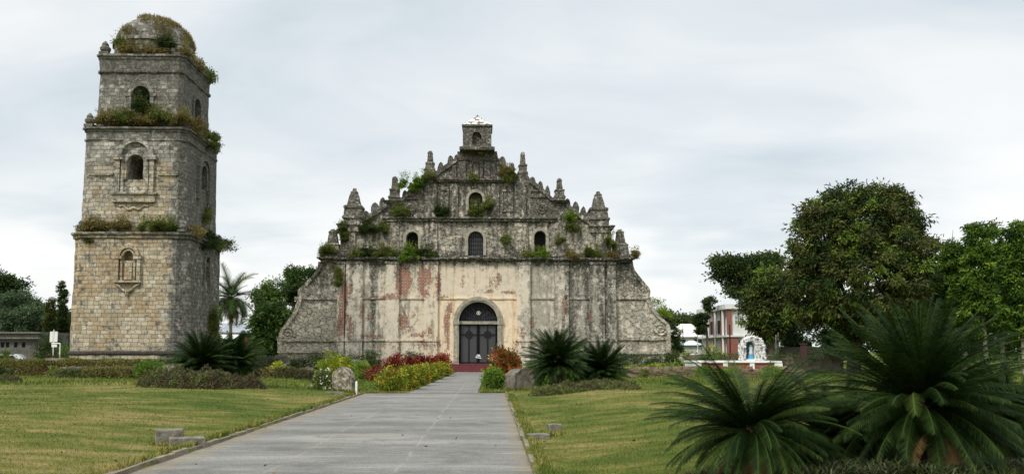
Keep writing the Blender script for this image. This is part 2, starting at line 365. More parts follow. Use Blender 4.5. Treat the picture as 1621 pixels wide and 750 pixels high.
# ------------------------------------------------------------------ ground, path, kerbs
def gh(x, y):
    x = np.asarray(x, float); y = np.asarray(y, float)
    wav = .05 * np.sin(x * .45 + y * .21) * np.sin(y * .33 + 1.2) + .03 * np.sin(x * 1.3 + 2 * np.sin(y * .7))
    L = .06 + .34 * ss(-6.1 - x, 0, 6.5) + wav * ss(-6.1 - x, .5, 4); R = .075 + .30 * ss(x - .72, 0, 4.5) + wav * ss(x - .72, .5, 4)
    near = np.where(x < -6.1, L, np.where(x > .72, R, -.03))
    far = .0 + .32 * ss(np.abs(x + 1.9), 5, 13)
    far = np.where(y > 80, far * (1 - ss(np.abs(x + 1.2) * 0 + y, 80, 84)) + 0, far)
    t = ss(y, 40.5, 43.5)
    inside = (x >= -6.1) & (x <= .72)
    z = np.where(inside, np.where(y > 42.0, 0.0, -.03), near * (1 - t) + far * t)
    return z
def lawn_build(nb, blades=False):
    p = nb.pos(); n1 = nb.noise(.16, 5, p, .55); n2 = nb.noise(.9, 6, nb.scale(p, (.7, 1.5, 1)), .6); n3 = nb.noise(14, 4, nb.scale(p, (1, 1, .3)), .7)
    s = nb.m('ADD', nb.m('MULTIPLY', n1, .5), nb.m('MULTIPLY', n2, .5))
    sx = nb.sep(p)
    # sunburnt near the kerbs and in the middle distance, lusher towards the walls
    lush = nb.step(sx[1], 50, 14)
    s = nb.m('ADD', s, nb.m('MULTIPLY', lush, -.04))
    c = nb.ramp(s, [(.38, (.046, .080, .013)), (.47, (.096, .122, .024)), (.53, (.162, .160, .044)), (.61, (.28, .22, .095))])
    c = nb.mix(nb.m('MULTIPLY', lush, .45), c, (.085, .14, .022))
    f = nb.m('MULTIPLY', nb.step(n3, .5, .2), .5)
    if blades:
        a = nb.attr('tint').outputs['Fac']
        return nb.mix(.7, c, nb.ramp(a, [(0, (.5, .58, .4)), (.5, (1.0, 1.05, .9)), (.85, (1.35, 1.35, 1.1)), (1, (2.0, 1.8, 1.5))]), 'MULTIPLY')
    return nb.mix(f, c, (.045, .055, .016)), nb.bump(nb.m('ADD', n3, nb.m('MULTIPLY', nb.noise(40, 3, p), .6)), .8, .06)
M_LAWN = mat('lawn', lawn_build, .95, .05)
M_BLADE = mat('grass_blades', lambda nb: lawn_build(nb, True), .8, .1)
xs = sorted(set([-3000, -1200, -500, -250, -140, -100] + list(np.arange(-80, 80.01, .8)) + [100, 140, 250, 500, 1200, 3000] + [-6.12, -6.10, -6.09, .71, .72, .74] + list(np.arange(-12, 6, .3))))
ys = sorted(set([-300, -60, -20, -5] + list(np.arange(0, 100.01, .7)) + [41.98, 42.01, 110, 130, 160, 220, 320, 500, 900, 1800, 4000]))
xa, ya = np.array(xs), np.array(ys); XX, YY = np.meshgrid(xa, ya, indexing='ij'); ZZ = gh(XX, YY)
nx, ny = XX.shape
me = bpy.data.meshes.new('ground'); idx = np.arange(nx * ny).reshape(nx, ny)
q = np.stack([idx[:-1, :-1], idx[1:, :-1], idx[1:, 1:], idx[:-1, 1:]], -1).reshape(-1, 4)
me.from_pydata(np.stack([XX, YY, ZZ], -1).reshape(-1, 3).tolist(), [], q.tolist())
g = link('ground', me, M_LAWN, smooth=True); tag(g, kind='structure')
def path_build(nb):
    p = nb.pos(); sx = nb.sep(p)
    n1 = nb.noise(.5, 6, nb.scale(p, (.35, 1.6, 1)), .6); n2 = nb.noise(9, 5, p, .7); n3 = nb.noise(60, 3, p, .7); n4 = nb.noise(1, 6, nb.scale(p, (.8, 5.5, 1)), .62)
    c = nb.ramp(nb.m('ADD', nb.m('MULTIPLY', n1, .5), nb.m('ADD', nb.m('MULTIPLY', n2, .2), nb.m('MULTIPLY', n4, .3))), [(.38, (.100, .098, .090)), (.5, (.160, .157, .146)), (.59, (.245, .238, .218))])
    c = nb.mix(nb.m('MULTIPLY', nb.step(nb.noise(26, 4, p, .8), .56, .07), .45), c, (.36, .35, .32)); c = nb.mix(nb.m('MULTIPLY', nb.step(n3, .40, .06), .0), c, (.05, .05, .05))
    c = nb.mix(nb.m('MULTIPLY', nb.m('SUBTRACT', 1.0, nb.step(nb.noise(22, 4, p, .8), .44, .07)), .55), c, (.06, .058, .052))
    # pale cement-washed patch and worn strips across the asphalt
    d = nb.vm('MULTIPLY', nb.vm('SUBTRACT', p, (-3.2, 20.8, 0)), (.62, 1.25, 0)); ln = nb.new('ShaderNodeVectorMath', operation='LENGTH'); nb.put(ln.inputs[0], d)
    pf = nb.m('SUBTRACT', 1.0, nb.step(nb.m('ADD', ln.outputs['Value'], nb.m('MULTIPLY', n4, .6)), 1.30, .12))
    c = nb.mix(nb.m('MULTIPLY', pf, .36), c, (.32, .305, .26))
    # lengthwise joint where two pours meet, and a few broken cracks
    for X0, st in ((1.6, .36), (3.8, .26)):
        jx = nb.m('ABSOLUTE', nb.m('ADD', nb.m('ADD', sx[0], X0), nb.m('MULTIPLY', nb.m('SUBTRACT', nb.noise(.9, 5, p), .5), .28)))
        jf = nb.m('MULTIPLY', nb.m('SUBTRACT', 1.0, nb.step(nb.m('ADD', jx, nb.m('MULTIPLY', nb.noise(9, 4, p), .06)), .055, .03)), nb.step(nb.noise(.9, 5, nb.vm('ADD', p, (X0, 0, 0))), .48, .06))
        c = nb.mix(nb.m('MULTIPLY', jf, st), c, (.36, .345, .30))
    dn = nb.noise(.7, 7, nb.vm('ADD', p, (4, 4, 0)), .7); c = nb.mix(nb.m('MULTIPLY', nb.step(dn, .57, .05), .45), c, (.085, .082, .072))
    c = nb.mix(nb.m('MULTIPLY', nb.step(nb.noise(2.2, 7, nb.scale(p, (.5, 3.2, 1)), .75), .57, .03), .35), c, (.30, .29, .26))
    cr = nb.new('ShaderNodeTexVoronoi', feature='DISTANCE_TO_EDGE'); nb.put(cr.inputs['Vector'], nb.vm('ADD', nb.scale(p, (.22, .16, 0)), nb.vm('MULTIPLY', nb.noisec(1.2, 5, p), (.3, .3, 0)))); cr.inputs['Scale'].default_value = 1
    c = nb.mix(nb.m('MULTIPLY', nb.m('SUBTRACT', 1.0, nb.step(cr.outputs[0], .004, .003)), .22), c, (.09, .088, .08))
    edge = nb.m('MAXIMUM', nb.m('SUBTRACT', 1.0, nb.step(nb.m('ADD', nb.m('ADD', sx[0], 6.1), nb.m('MULTIPLY', n1, -.9)), .0, .25)), nb.m('MULTIPLY', nb.step(nb.m('ADD', sx[0], nb.m('MULTIPLY', n1, .5)), .72, .15), nb.step(41.0, 0, 1)))
    c = nb.mix(nb.m('MULTIPLY', edge, .35), c, (.22, .17, .09))
    return c, nb.bump(nb.m('ADD', n3, nb.m('MULTIPLY', n2, .6)), .5, .02)
M_PATH = mat('asphalt_path', path_build, .93, .15)
bm = B()
vs = [bm.verts.new(p) for p in ((-6.1, -8, 0), (.72, -8, 0), (.72, 42, 0), (-6.1, 42, 0))]; bm.faces.new(vs)
tag(bobj('path', bm, M_PATH), kind='structure')
bm = B()
def edge(a, b, n=26, amp=.12, s=0):
    return [(a[0] + (b[0] - a[0]) * i / n + amp * mnoise.noise(Vector((i * .7, s, 0))), a[1] + (b[1] - a[1]) * i / n) for i in range(n + 1)]
Lp = edge((-4.1, 42), (-3.35, 85), s=1); Rp = edge((-.55, 42), (-.3, 85), s=5); Rp[0] = (-.55, 42); Lp[0] = (-4.1, 42)
va = [bm.verts.new((*p, .012)) for p in Lp]; vb = [bm.verts.new((*p, .012)) for p in Rp]
for i in range(len(va) - 1): bm.faces.new((va[i], vb[i], vb[i + 1], va[i + 1]))
tag(bobj('path', bm, M_PATH), kind='structure')
rk = random.Random(4)
for (x0, x1, y1, nm) in ((-6.22, -6.10, 40.6, 'kerb'), (.72, .82, 41.0, 'kerb')):
    bm = B(); y = 2.0
    while y < y1:
        L = rk.uniform(.7, 1.3)
        if rk.random() > .07:
            hh = rk.uniform(.06, .10) if x0 < 0 else rk.uniform(.06, .09)
            rbox(bm, ((x0 + x1) / 2 + rk.uniform(-.015, .015), y + L / 2, -.03), ((x1 - x0), L - .02, hh + .03), rk.uniform(-.012, .012), .012, rk)
        y += L
    grid(bm, .3, 'y'); rough(bm, .012, 4)
    tag(bobj(nm, bm, mottled('kerb_concrete', (.19, .165, .12), .5, 2.5, .95, .1, bump=.5)), kind='structure')

# ------------------------------------------------------------------ THE CHURCH
YF = 86.0
fz = lambda py: Z_(py, YF); fx = lambda px, py=470: W(px, py, YF)[0]
CX = fx(755.5); K = (fx(855) - fx(755)) / 100    # metres per unit on the facade plane
church = thing('baroque_church', (CX, YF, 0), 'weathered wide baroque stone church with stepped pinnacled gable at the end of the path', 'church')
bricks = [(548, 468, 5, 28, 1.0), (543, 508, 7, 22, 1.0), (556, 520, 4, 16, .7), (553, 460, 9, 10, .5), (640, 445, 9, 22, 1.25), (634, 432, 4, 14, 1), (640, 510, 6, 18, .8), (655, 500, 4, 9, .6), (649, 520, 6, 6, .6),
          (668, 445, 6, 22, 1.0), (678, 440, 5, 18, .8), (674, 466, 6, 8, .7), (694, 448, 3.5, 20, .8), (708, 515, 4, 26, .9), (712, 490, 4, 12, .8), (733, 448, 4, 12, .7), (588, 503, 7, 9, .6), (592, 534, 16, 3.5, .8), (575, 490, 5, 14, .5),
          (622, 471, 9, 5, .9), (605, 473, 20, 2.5, .7), (682, 525, 4, 7, .8), (662, 531, 16, 4, .6), (586, 470, 8, 4, .5), (777, 448, 3.5, 14, .8), (789, 442, 5, 11, .9), (803, 464, 12, 3, .9), (775, 463, 8, 3, .9), (701, 471, 10, 3, .7), (786, 455, 6, 6, .6),
          (893, 484, 4, 22, .9), (886, 470, 6, 2.5, .9), (935, 505, 4, 18, .75), (956, 513, 4, 20, .7), (843, 512, 4, 14, .8), (827, 527, 6, 10, .8), (790, 535, 4, 28, 1.2), (830, 500, 3, 30, .4), (880, 500, 3, 30, .45), (970, 500, 2.5, 30, .45),
          (538, 505, 4, 40, .6), (600, 545, 30, 8, .35), (680, 545, 40, 8, .45), (820, 545, 20, 8, .5), (845, 425, 8, 10, .35), (536, 472, 6, 8, .8), (710, 540, 3, 20, .7)]
def church_mask(x, y, z):
    px = 755.5 + (x - CX) / K; py = 556 - (z - 2.05) * 15.7
    n = len(x); M = np.zeros((n, 6))
    b = np.zeros(n)
    for (a, c, sx, sy, am) in bricks: b = np.maximum(b, am * np.exp(-((px - a) / sx / 1.25) ** 2 - ((py - c) / sy / 1.15) ** 2))
    lower = py > 411; wing = (px < 536) | (px > 975)
    base = .10 + .12 * (px < 720)
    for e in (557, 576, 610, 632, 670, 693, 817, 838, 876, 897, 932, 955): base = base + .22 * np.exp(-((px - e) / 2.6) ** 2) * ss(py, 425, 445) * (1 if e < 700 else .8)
    M[:, 0] = np.where(lower & ~wing, np.minimum(b * 1.05, 1.1) + base, .02)
    bays = [(536, -.1), (557, .05), (576, .12), (590, .34), (596, .12), (610, -.12), (632, .05), (670, 0), (693, -.22), (817, .06), (838, .2), (876, .22), (897, .55), (914, .15), (932, .28), (955, .36), (975, .4)]  # grey per bay; the narrow strip in an outer left bay is painted shadow
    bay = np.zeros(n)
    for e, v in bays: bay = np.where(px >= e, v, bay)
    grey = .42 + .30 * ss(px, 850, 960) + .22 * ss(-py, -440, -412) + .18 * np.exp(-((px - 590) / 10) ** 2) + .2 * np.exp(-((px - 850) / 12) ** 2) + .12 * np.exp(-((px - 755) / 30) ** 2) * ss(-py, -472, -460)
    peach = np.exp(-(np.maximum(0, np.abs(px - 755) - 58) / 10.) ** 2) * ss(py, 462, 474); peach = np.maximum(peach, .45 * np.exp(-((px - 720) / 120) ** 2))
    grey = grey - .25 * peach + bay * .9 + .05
    up_add = .22 * ss(np.abs(px - 755), 198, 204) * ~lower
    M[:, 1] = np.where(lower & ~wing, grey, .7)
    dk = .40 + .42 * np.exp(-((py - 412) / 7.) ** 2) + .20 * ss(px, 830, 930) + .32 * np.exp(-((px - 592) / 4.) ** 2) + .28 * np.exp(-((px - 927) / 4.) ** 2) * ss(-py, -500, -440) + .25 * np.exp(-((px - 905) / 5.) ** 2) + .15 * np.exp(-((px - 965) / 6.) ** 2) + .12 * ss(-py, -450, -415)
    for e in (557, 610, 632, 670, 693, 817, 838, 876, 897, 932, 975): dk = dk + .13 * np.exp(-((px - e) / 1.8) ** 2)  # dark strips at the pilaster edges: painted shade for the relief
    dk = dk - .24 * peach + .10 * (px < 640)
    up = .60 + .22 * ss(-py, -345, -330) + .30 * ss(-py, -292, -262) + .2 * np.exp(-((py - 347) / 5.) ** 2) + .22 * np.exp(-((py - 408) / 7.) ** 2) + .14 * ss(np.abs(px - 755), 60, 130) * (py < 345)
    wd = .36 + .40 * ss(-py, -480, -440) - .16 * ss(py, 485, 500) * (px < 600) + .2 * np.exp(-((py - 537) / 4.) ** 2) + .15 * np.exp(-((py - 471) / 5.) ** 2)
    M[:, 2] = np.where(lower, np.where(wing, wd, dk), up + up_add)
    M[:, 3] = np.where(wing & lower, .66 + .25 * ss(py, 480, 500) * (px < 600), np.where((py > 347) & ~lower, .70, np.where(lower, .05, .30)))
    M[:, 4] = np.where(lower, peach, .1)
    M[:, 5] = np.where(lower & ~wing, .52, .46)
    return M
def cpart(name, bm, step=.4, amp=.035, m_=None, parent=None, axes='xz', label=None):
    if step: grid(bm, step, axes)
    if amp: rough(bm, amp)
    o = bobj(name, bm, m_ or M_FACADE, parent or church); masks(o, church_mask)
    if label: o['label'] = label
    return o
# lower wall with the doorway
dcx = fx(757, 520); zsp = fz(508)
door_hw = 28.5 * K; outer_hw = 38.5 * K
bm = B(); xl, xr = fx(536), fx(975)
loops_prism(bm, [[(xl, -.3), (xr, -.3), (xr, fz(411)), (xl, fz(411))], arch(dcx, door_hw + .12, .75, zsp, 18)], YF, YF + 1.6)
cpart('facade_wall', bm, .3, .03)
# side wings (great volutes)
wl = [(536, 412), (503, 414), (502, 424), (492, 438), (480, 450), (471, 459), (471, 471), (465, 490), (453, 510), (443, 523), (439, 540), (440, 558)]
wr = [(975, 412), (1002, 413), (1006, 428), (1019, 445), (1029, 457), (1029, 470), (1034, 485), (1047, 502), (1060, 514), (1062, 535), (1062, 560)]
def smoothpts(pts, n=3):
    out = []
    for i in range(len(pts) - 1):
        p0 = pts[max(i - 1, 0)]; p1 = pts[i]; p2 = pts[i + 1]; p3 = pts[min(i + 2, len(pts) - 1)]
        for k in range(n):
            t = k / n; out.append(tuple(.5 * (2 * p1[j] + (p2[j] - p0[j]) * t + (2 * p0[j] - 5 * p1[j] + 4 * p2[j] - p3[j]) * t * t + (3 * p1[j] - p0[j] - 3 * p2[j] + p3[j]) * t ** 3) for j in (0, 1)))
    return out + [pts[-1]]
for pts, edgex in ((wl, xl), (wr, xr)):
    P = [W(a, b, YF) for a, b in pts]; curve = [P[1]] + smoothpts(P[1:], 3)[1:]
    loop = [(edgex, fz(412)), *curve, (curve[-1][0], -.3), (edgex, -.3)]
    bm = B(); loops_prism(bm, [loop], YF + .25, YF + 1.8); cpart('side_wing', bm, .35, .05)
    bm = B(); s = 1 if edgex > CX else -1
    inner = [(x - s * .42, z) for x, z in curve]
    loops_prism(bm, [curve + inner[::-1]], YF + .08, YF + .6); cpart('wing_moulding', bm, .5, .05, label='dark raised border following the curved wing edge')
    for (a, b, r) in (((1019, 461, 8), (1046, 520, 12)) if s > 0 else ((479, 463, 8), (455, 528, 12))):
        bm = B(); c = W(a, b, YF); tp = []
        for i in range(46):
            t = i / 45; rr = r * K * (1 - .85 * t); an = s * (math.pi * .5 - t * 4.2 * math.pi); tp.append((c[0] + rr * math.cos(an), YF + .22, c[1] + rr * math.sin(an)))
        tube(bm, tp, [.17 - .08 * i / 45 for i in range(46)], 6)
        cpart('volute', bm, 0, .02)
# wing string courses
for (a, b, py) in ((466, 536, 472), (440, 536, 538), (975, 1030, 471), (975, 1062, 536), (440, 536, 556), (975, 1062, 558)):
    bm = B(); z = fz(py); box(bm, fx(a), fx(b), YF + .05, YF + .5, z - .12, z + .14); cpart('string_course', bm, .5, .04)
# lower pilasters and courses between them
pils = [(-73, 11), (-133.5, 11), (-193, 13), (-214, 5.5), (73, 11), (133.5, 11), (190, 11.5), (213, 6.5)]
zc = fz(413)
for c, h in pils:
    bm = B(); x = CX + c * K; h = h * K
    box(bm, x - h, x + h, YF - .3, YF + .1, -.3, zc)
    box(bm, x - h - .07, x + h + .07, YF - .38, YF + .08, fz(540), fz(536)); box(bm, x - h - .06, x + h + .06, YF - .37, YF + .08, zc - .35, zc - .12)
    cpart('pilaster', bm, .35, .025)
edges_ = sorted([(CX + (c - h) * K, CX + (c + h) * K) for c, h in pils])
gaps = [(edges_[i][1] + .02, edges_[i + 1][0] - .02) for i in range(len(edges_) - 1)]
for a, b in gaps:
    for py in (472, 538):
        z = fz(py)
        if a < dcx < b:
            segs = ((a, dcx - outer_hw - .1), (dcx + outer_hw + .1, b)) if py > 500 else ((a, b),)
            if py > 500: continue
        else: segs = ((a, b),)
        for s0, s1 in segs:
            bm = B(); box(bm, s0, s1, YF - .12, YF + .08, z - .09, z + .09); cpart('string_course', bm, .5, .04)
# thin raised frames of inner panels
# main cornice, breaking forward over the pilasters
bm = B(); z = fz(410)
box(bm, fx(504), fx(1002), YF - .40, YF + 1.9, z - .12, z); box(bm, fx(501), fx(1005), YF - .58, YF + 2.0, z, z + .13)
for c, h in pils: box(bm, CX + (c - h - 2) * K, CX + (c + h + 2) * K, YF - .56, YF - .38, z - .11, z - .01)
cpart('cornice', bm, .4, .06, M_FACADE)
# doorway: archivolt, jamb columns, lintel, leaves
bm = B(); arch_band(bm, dcx, zsp, zsp, door_hw + .12, outer_hw, YF - .22, YF + .3, 26); arch_band(bm, dcx, zsp, zsp, door_hw + .28, outer_hw - .18, YF - .30, YF - .2, 26)
cpart('archivolt', bm, 0, .012, M_TRIM)
for s in (-1, 1):
    bm = B(); a, b = sorted((dcx + s * (door_hw + .12), dcx + s * outer_hw))
    box(bm, a, b, YF - .16, YF + .3, .75, zsp - .34); box(bm, a - .05, b + .05, YF - .28, YF + .3, zsp - .34, zsp)
    box(bm, a + .12, b - .12, YF - .24, YF - .15, 1.0, zsp - .36)
    cpart('door_jamb', bm, .4, .012, M_TRIM)
bm = B(); box(bm, dcx - door_hw - .1, dcx + door_hw + .1, YF + .18, YF + .5, zsp - .30, zsp); cpart('lintel', bm, 0, 0, M_TRIM)
bm = B(); loops_prism(bm, [arch(dcx, door_hw + .05, zsp, zsp + .02, 18)], YF + .5, YF + .56)
ty = cpart('tympanum', bm, 0, 0, M_IRON)
bm = B()
for i in range(7):
    an = math.pi * (i + .5) / 7; tube(bm, [(dcx + .4 * math.cos(an), YF + .46, zsp + .1 + .4 * math.sin(an)), (dcx + 1.75 * math.cos(an), YF + .46, zsp + .02 + 1.75 * math.sin(an))], .022, 5)
for i in range(14): tube(bm, [(dcx - 1.7 + i * .26, YF + .47, zsp), (dcx - 1.7 + i * .26, YF + .47, zsp + math.sqrt(max(.01, 1.78 ** 2 - (-1.7 + i * .26) ** 2)))], .014, 4)
cpart('grille', bm, 0, 0, M_IRON2, ty)
bm = B(); ec = (dcx + .02, zsp + .84)
for r0, r1 in ((.19, .14),):
    loops_prism(bm, [[(ec[0] + r0 * math.cos(t), ec[1] + r0 * math.sin(t)) for t in np.linspace(0, 2 * math.pi, 20, endpoint=False)], [(ec[0] + r1 * math.cos(t), ec[1] + r1 * math.sin(t)) for t in np.linspace(0, 2 * math.pi, 20, endpoint=False)]], YF + .36, YF + .42)
box(bm, ec[0] - .03, ec[0] + .03, YF + .36, YF + .41, ec[1] - .1, ec[1] + .1); box(bm, ec[0] - .07, ec[0] + .07, YF + .365, YF + .405, ec[1] + .01, ec[1] + .05)
cpart('emblem', bm, 0, 0, M_WHITE, ty, label='small round white emblem')
zb = .78; zt = zsp - .3
def lattice_build(nb):
    so = nb.sep(nb.obj()); d = []
    for s in (1, -1):
        t = nb.m('FRACT', nb.m('MULTIPLY', nb.m('ADD', so[0], nb.m('MULTIPLY', so[2], float(s))), 5.2)); d.append(nb.m('LESS_THAN', nb.m('ABSOLUTE', nb.m('SUBTRACT', t, .5)), .17))
    return nb.mix(nb.m('MAXIMUM', d[0], d[1]), (.010, .010, .011), (.075, .077, .082))
M_LATT = mat('iron_lattice', lattice_build, .5, .4)
for s in (-1, 1):
    a, b = sorted((dcx + s * .05, dcx + s * (door_hw + .02))); bm = B()
    box(bm, a, b, YF + .44, YF + .50, zb, zt); leaf = cpart('door_leaf', bm, 0, 0, M_LATT)
    bm = B(); mx = (a + b) / 2; y0, y1 = YF + .38, YF + .44
    box(bm, a, a + .12, y0, y1, zb, zt); box(bm, b - .12, b, y0, y1, zb, zt); box(bm, a + .12, b - .12, y0, y1, zt - .12, zt); box(bm, a + .12, b - .12, y0, y1, zb, zb + .16)
    zc_ = fz(529.5); box(bm, mx - .06, mx + .06, y0 - .02, y1 - .01, zb + .16, zt - .12); box(bm, a + .12, mx - .06, y0 - .01, y1 - .01, zc_ - .07, zc_ + .07); box(bm, mx + .06, b - .12, y0 - .01, y1 - .01, zc_ - .07, zc_ + .07)
    for qx in (-1, 1):
        for qz in (-1, 1):   # quarter fillets in the corners of the cross
            p0 = (mx + qx * .07, zc_ + qz * .08); loops_prism(bm, [[p0, (p0[0] + qx * .36, p0[1]), (p0[0] + qx * .20, p0[1] + qz * .22), (p0[0], p0[1] + qz * .36)]], y0, y1 - .005)
    cpart('door_cross_frame', bm, 0, 0, M_IRON, leaf)
bm = B(); nx0 = fx(757.5, 563); nz = fz(564)
for (a, b, c, d) in ((-.20, -.12, .06, .14), (-.18, .14, .10, .20), (-.05, .02, .03, .1), (.05, .12, .04, .1), (-.28, .24, -.03, .03), (-.30, -.18, -.12, -.03), (-.20, .22, -.16, -.10), (.1, .3, -.20, -.15)):
    box(bm, nx0 + a, nx0 + b, YF + .33, YF + .36, nz + c, nz + d)
cpart('notice', bm, 0, 0, M_WHITE, label='small white lettering low on the church door')
bm = B(); sx0, sx1 = fx(711, 580), fx(800, 580)
for i in range(4): box(bm, sx0 - .05 * i, sx1, YF - .5 - .36 * i, YF - .5 + (1.1 if i == 0 else -.36 * (i - 1) - .0), -.1 if i else -.1, .76 - .19 * i)
bm.free(); bm = B()
for i in range(4): box(bm, sx0, sx1, YF - .85 - .36 * i, YF + (.5 if i == 0 else -.85 - .36 * (i - 1)), -.1, .76 - .19 * i)
for i in range(4): box(bm, sx0 - .02, sx1 + .02, YF - .90 - .36 * i, YF - .84 - .36 * i, .70 - .19 * i, .765 - .19 * i)
cpart('step', bm, 0, 0, M_MAROON)
# upper wall and stepped gable
gl = [(539, 410), (539, 357), (571, 357), (571, 346), (590, 337), (612, 322), (614, 318), (632, 318), (650, 300), (671, 280), (672, 274), (689, 274), (706, 262), (724, 250), (726, 240)]
mir = lambda p: (1511 - p[0], p[1])
gr = [(968, 410), (968, 358), (934, 358), (934, 350), (915, 337), (897, 322), (895, 317), (877, 317), (860, 300), (838, 283), (837, 279), (820, 279), (803, 265), (789, 252), (787, 240)]
GP = [W(a, b, YF) for a, b in gl] + [W(a, b, YF) for a, b in gr[::-1]]
holes = []
def hole(px, w_, top, bot): c, zt_ = W(px, top, YF); hw = w_ * K / 2; return (c, hw, fz(bot), zt_ - hw)
wins = [hole(652.5, 19, 366.5, 399), hole(753, 24, 366, 404), hole(855, 18.5, 365, 398)]; niche = hole(753, 22, 304, 339)
bm = B(); loops_prism(bm, [GP] + [arch(c, h, z0, zs, 12) for c, h, z0, zs in wins + [niche]], YF + .15, YF + 1.5); cpart('gable_wall', bm, .3, .05)
for i, (c, h, z0, zs) in enumerate(wins + [niche]):
    bm = B(); arch_band(bm, c, z0, zs, h + .01, h + .30, YF + .02, YF + .4, 14); 
    o = cpart('window' if i < 3 else 'niche', bm, .5, .02, M_TRIM)
    if i in (0, 2):
        bm = B(); box(bm, c - h - .2, c + h + .2, YF + 1.15, YF + 1.3, z0 - .2, zs + h + .2); cpart('dark_backing', bm, 0, 0, M_INT, o)  # near-black panel standing in for the unlit space behind the opening
    if i == 1:
        bm = B(); loops_prism(bm, [arch(c, h - .02, z0, zs, 12)], YF + .5, YF + .54)
        p = cpart('pane', bm, 0, 0, M_IRON2, o)
        bm = B()
        for k in range(7): x = c - h + (k + .5) * 2 * h / 7; tube(bm, [(x, YF + .42, z0), (x, YF + .42, zs + math.sqrt(max(0, h * h - (x - c) ** 2)))], .022, 4)
        for k in range(5): zz = z0 + (k + .5) * (zs - z0 + h * .6) / 5; box(bm, c - h, c + h, YF + .40, YF + .43, zz, zz + .04)
        cpart('grille', bm, 0, 0, M_IRON, o)
    if i == 3:
        bm = B(); box(bm, c - h - .3, c + h + .3, YF + 1.1, YF + 1.2, z0 - .1, zs + h + .2); cpart('niche_back', bm, 0, 0, M_DARKSTONE, o)
# upper pilasters
for (a, b, t, bt_, ) in ((612, 631, 352, 406), (671, 692, 352, 406), (814, 836, 352, 406), (873, 896, 352, 406), (539, 562, 362, 406), (944, 967, 362, 406), (672, 691, 291, 344), (712, 725, 291, 344), (778, 790, 291, 344), (815, 833, 291, 344), (730, 737, 256, 284), (767, 775, 256, 284), (716, 722, 262, 284), (787, 793, 262, 284)):
    bm = B(); pm = (t + bt_) / 2; box(bm, fx(a, pm), fx(b, pm), YF - .05, YF + .2, fz(bt_), fz(t)); cpart('pilaster', bm, .4, .035)
for (a, b, py, h) in ((607, 881, 347.5, .2), (690, 818, 286.5, .15), (535, 573, 358, .18), (932, 971, 359, .18), (608, 634, 320, .12), (874, 899, 318, .12)):
    bm = B(); pm = py; z = fz(py); box(bm, fx(a, pm), fx(b, pm), YF - .2, YF + 1.55, z - h, z + h * .3); box(bm, fx(a, pm) - .12, fx(b, pm) + .12, YF - .38, YF + 1.6, z + h * .3, z + h)
    cpart('cornice', bm, .35, .05)
# raking copings along the slopes
for seg in (gl[3:6], gl[7:10], gl[11:14], gr[3:6], gr[7:10], gr[11:14]):
    P = [W(a, b, YF) for a, b in seg]; bm = B(); loops_prism(bm, [[(x, z + .12) for x, z in P] + [(x, z - .4) for x, z in P[::-1]]], YF - .08, YF + 1.6); cpart('coping', bm, .5, .06)
# merlons on the slopes
for (px, py, w_, h_) in [(579, 341, 10, 7), (593, 333, 11, 11), (605, 324, 10, 10), (575, 346, 7, 9), (640, 311, 8, 9), (650, 300, 8, 10), (661, 290, 8, 11), (697, 270, 9, 12), (713, 258, 10, 10), (722, 252, 7, 7),
                         (931, 345, 8, 9), (924, 341, 9, 12), (912, 333, 10, 12), (899, 323, 9, 8), (867, 308, 8, 12), (856, 301, 9, 12), (843, 291, 10, 10), (811, 270, 8, 11), (795, 258, 11, 9)]:
    c, z = W(px, py + 2, YF); hw = w_ * K / 2 * 1.1; hh = h_ * K * 1.35; bm = B()
    loops_prism(bm, [[(c - hw, z - .5), (c + hw, z - .5), (c + hw * .95, z + hh * .45), (c + hw * .6, z + hh * .9), (c, z + hh * 1.1), (c - hw * .6, z + hh * .9), (c - hw * .95, z + hh * .45)]], YF + .25, YF + 1.0)
    cpart('merlon', bm, 0, .07)
# round relief rosettes and shield reliefs
for (px, py, r) in ((858, 330, 7), (650, 331, 7), (825, 315, 5), (682, 315, 5)):
    c, z = W(px, py, YF); bm = B()
    for rr, th in ((r, .1), (r * .55, .08)): tube(bm, [(c + rr * K * math.cos(t), YF + .12, z + rr * K * math.sin(t)) for t in np.linspace(0, 2 * math.pi, 18)], th, 6)
    cpart('rosette', bm, 0, .02)
bm = B(); c, z0_ = W(753.5, 283, YF); arch_band(bm, c, z0_, fz(262), 6 * K, 11 * K, YF - .02, YF + .2, 12); box(bm, c - .3, c + .3, YF + .02, YF + .2, z0_, fz(262)); cpart('blind_arch', bm, 0, .04)
for (px0, px1, py0, py1) in ((794, 812, 300, 335), (694, 710, 300, 335), (838, 870, 300, 312), (640, 668, 304, 316)):
    bm = B(); a, b, zt_, zb_ = fx(px0, 317), fx(px1, 317), fz(py0), fz(py1)
    for q in ((a, b, zt_ - .15, zt_), (a, b, zb_, zb_ + .15), (a, a + .15, zb_ + .15, zt_ - .15), (b - .15, b, zb_ + .15, zt_ - .15)): box(bm, q[0], q[1], YF + .03, YF + .2, q[2], q[3])
    cpart('panel_frame', bm, .4, .05)
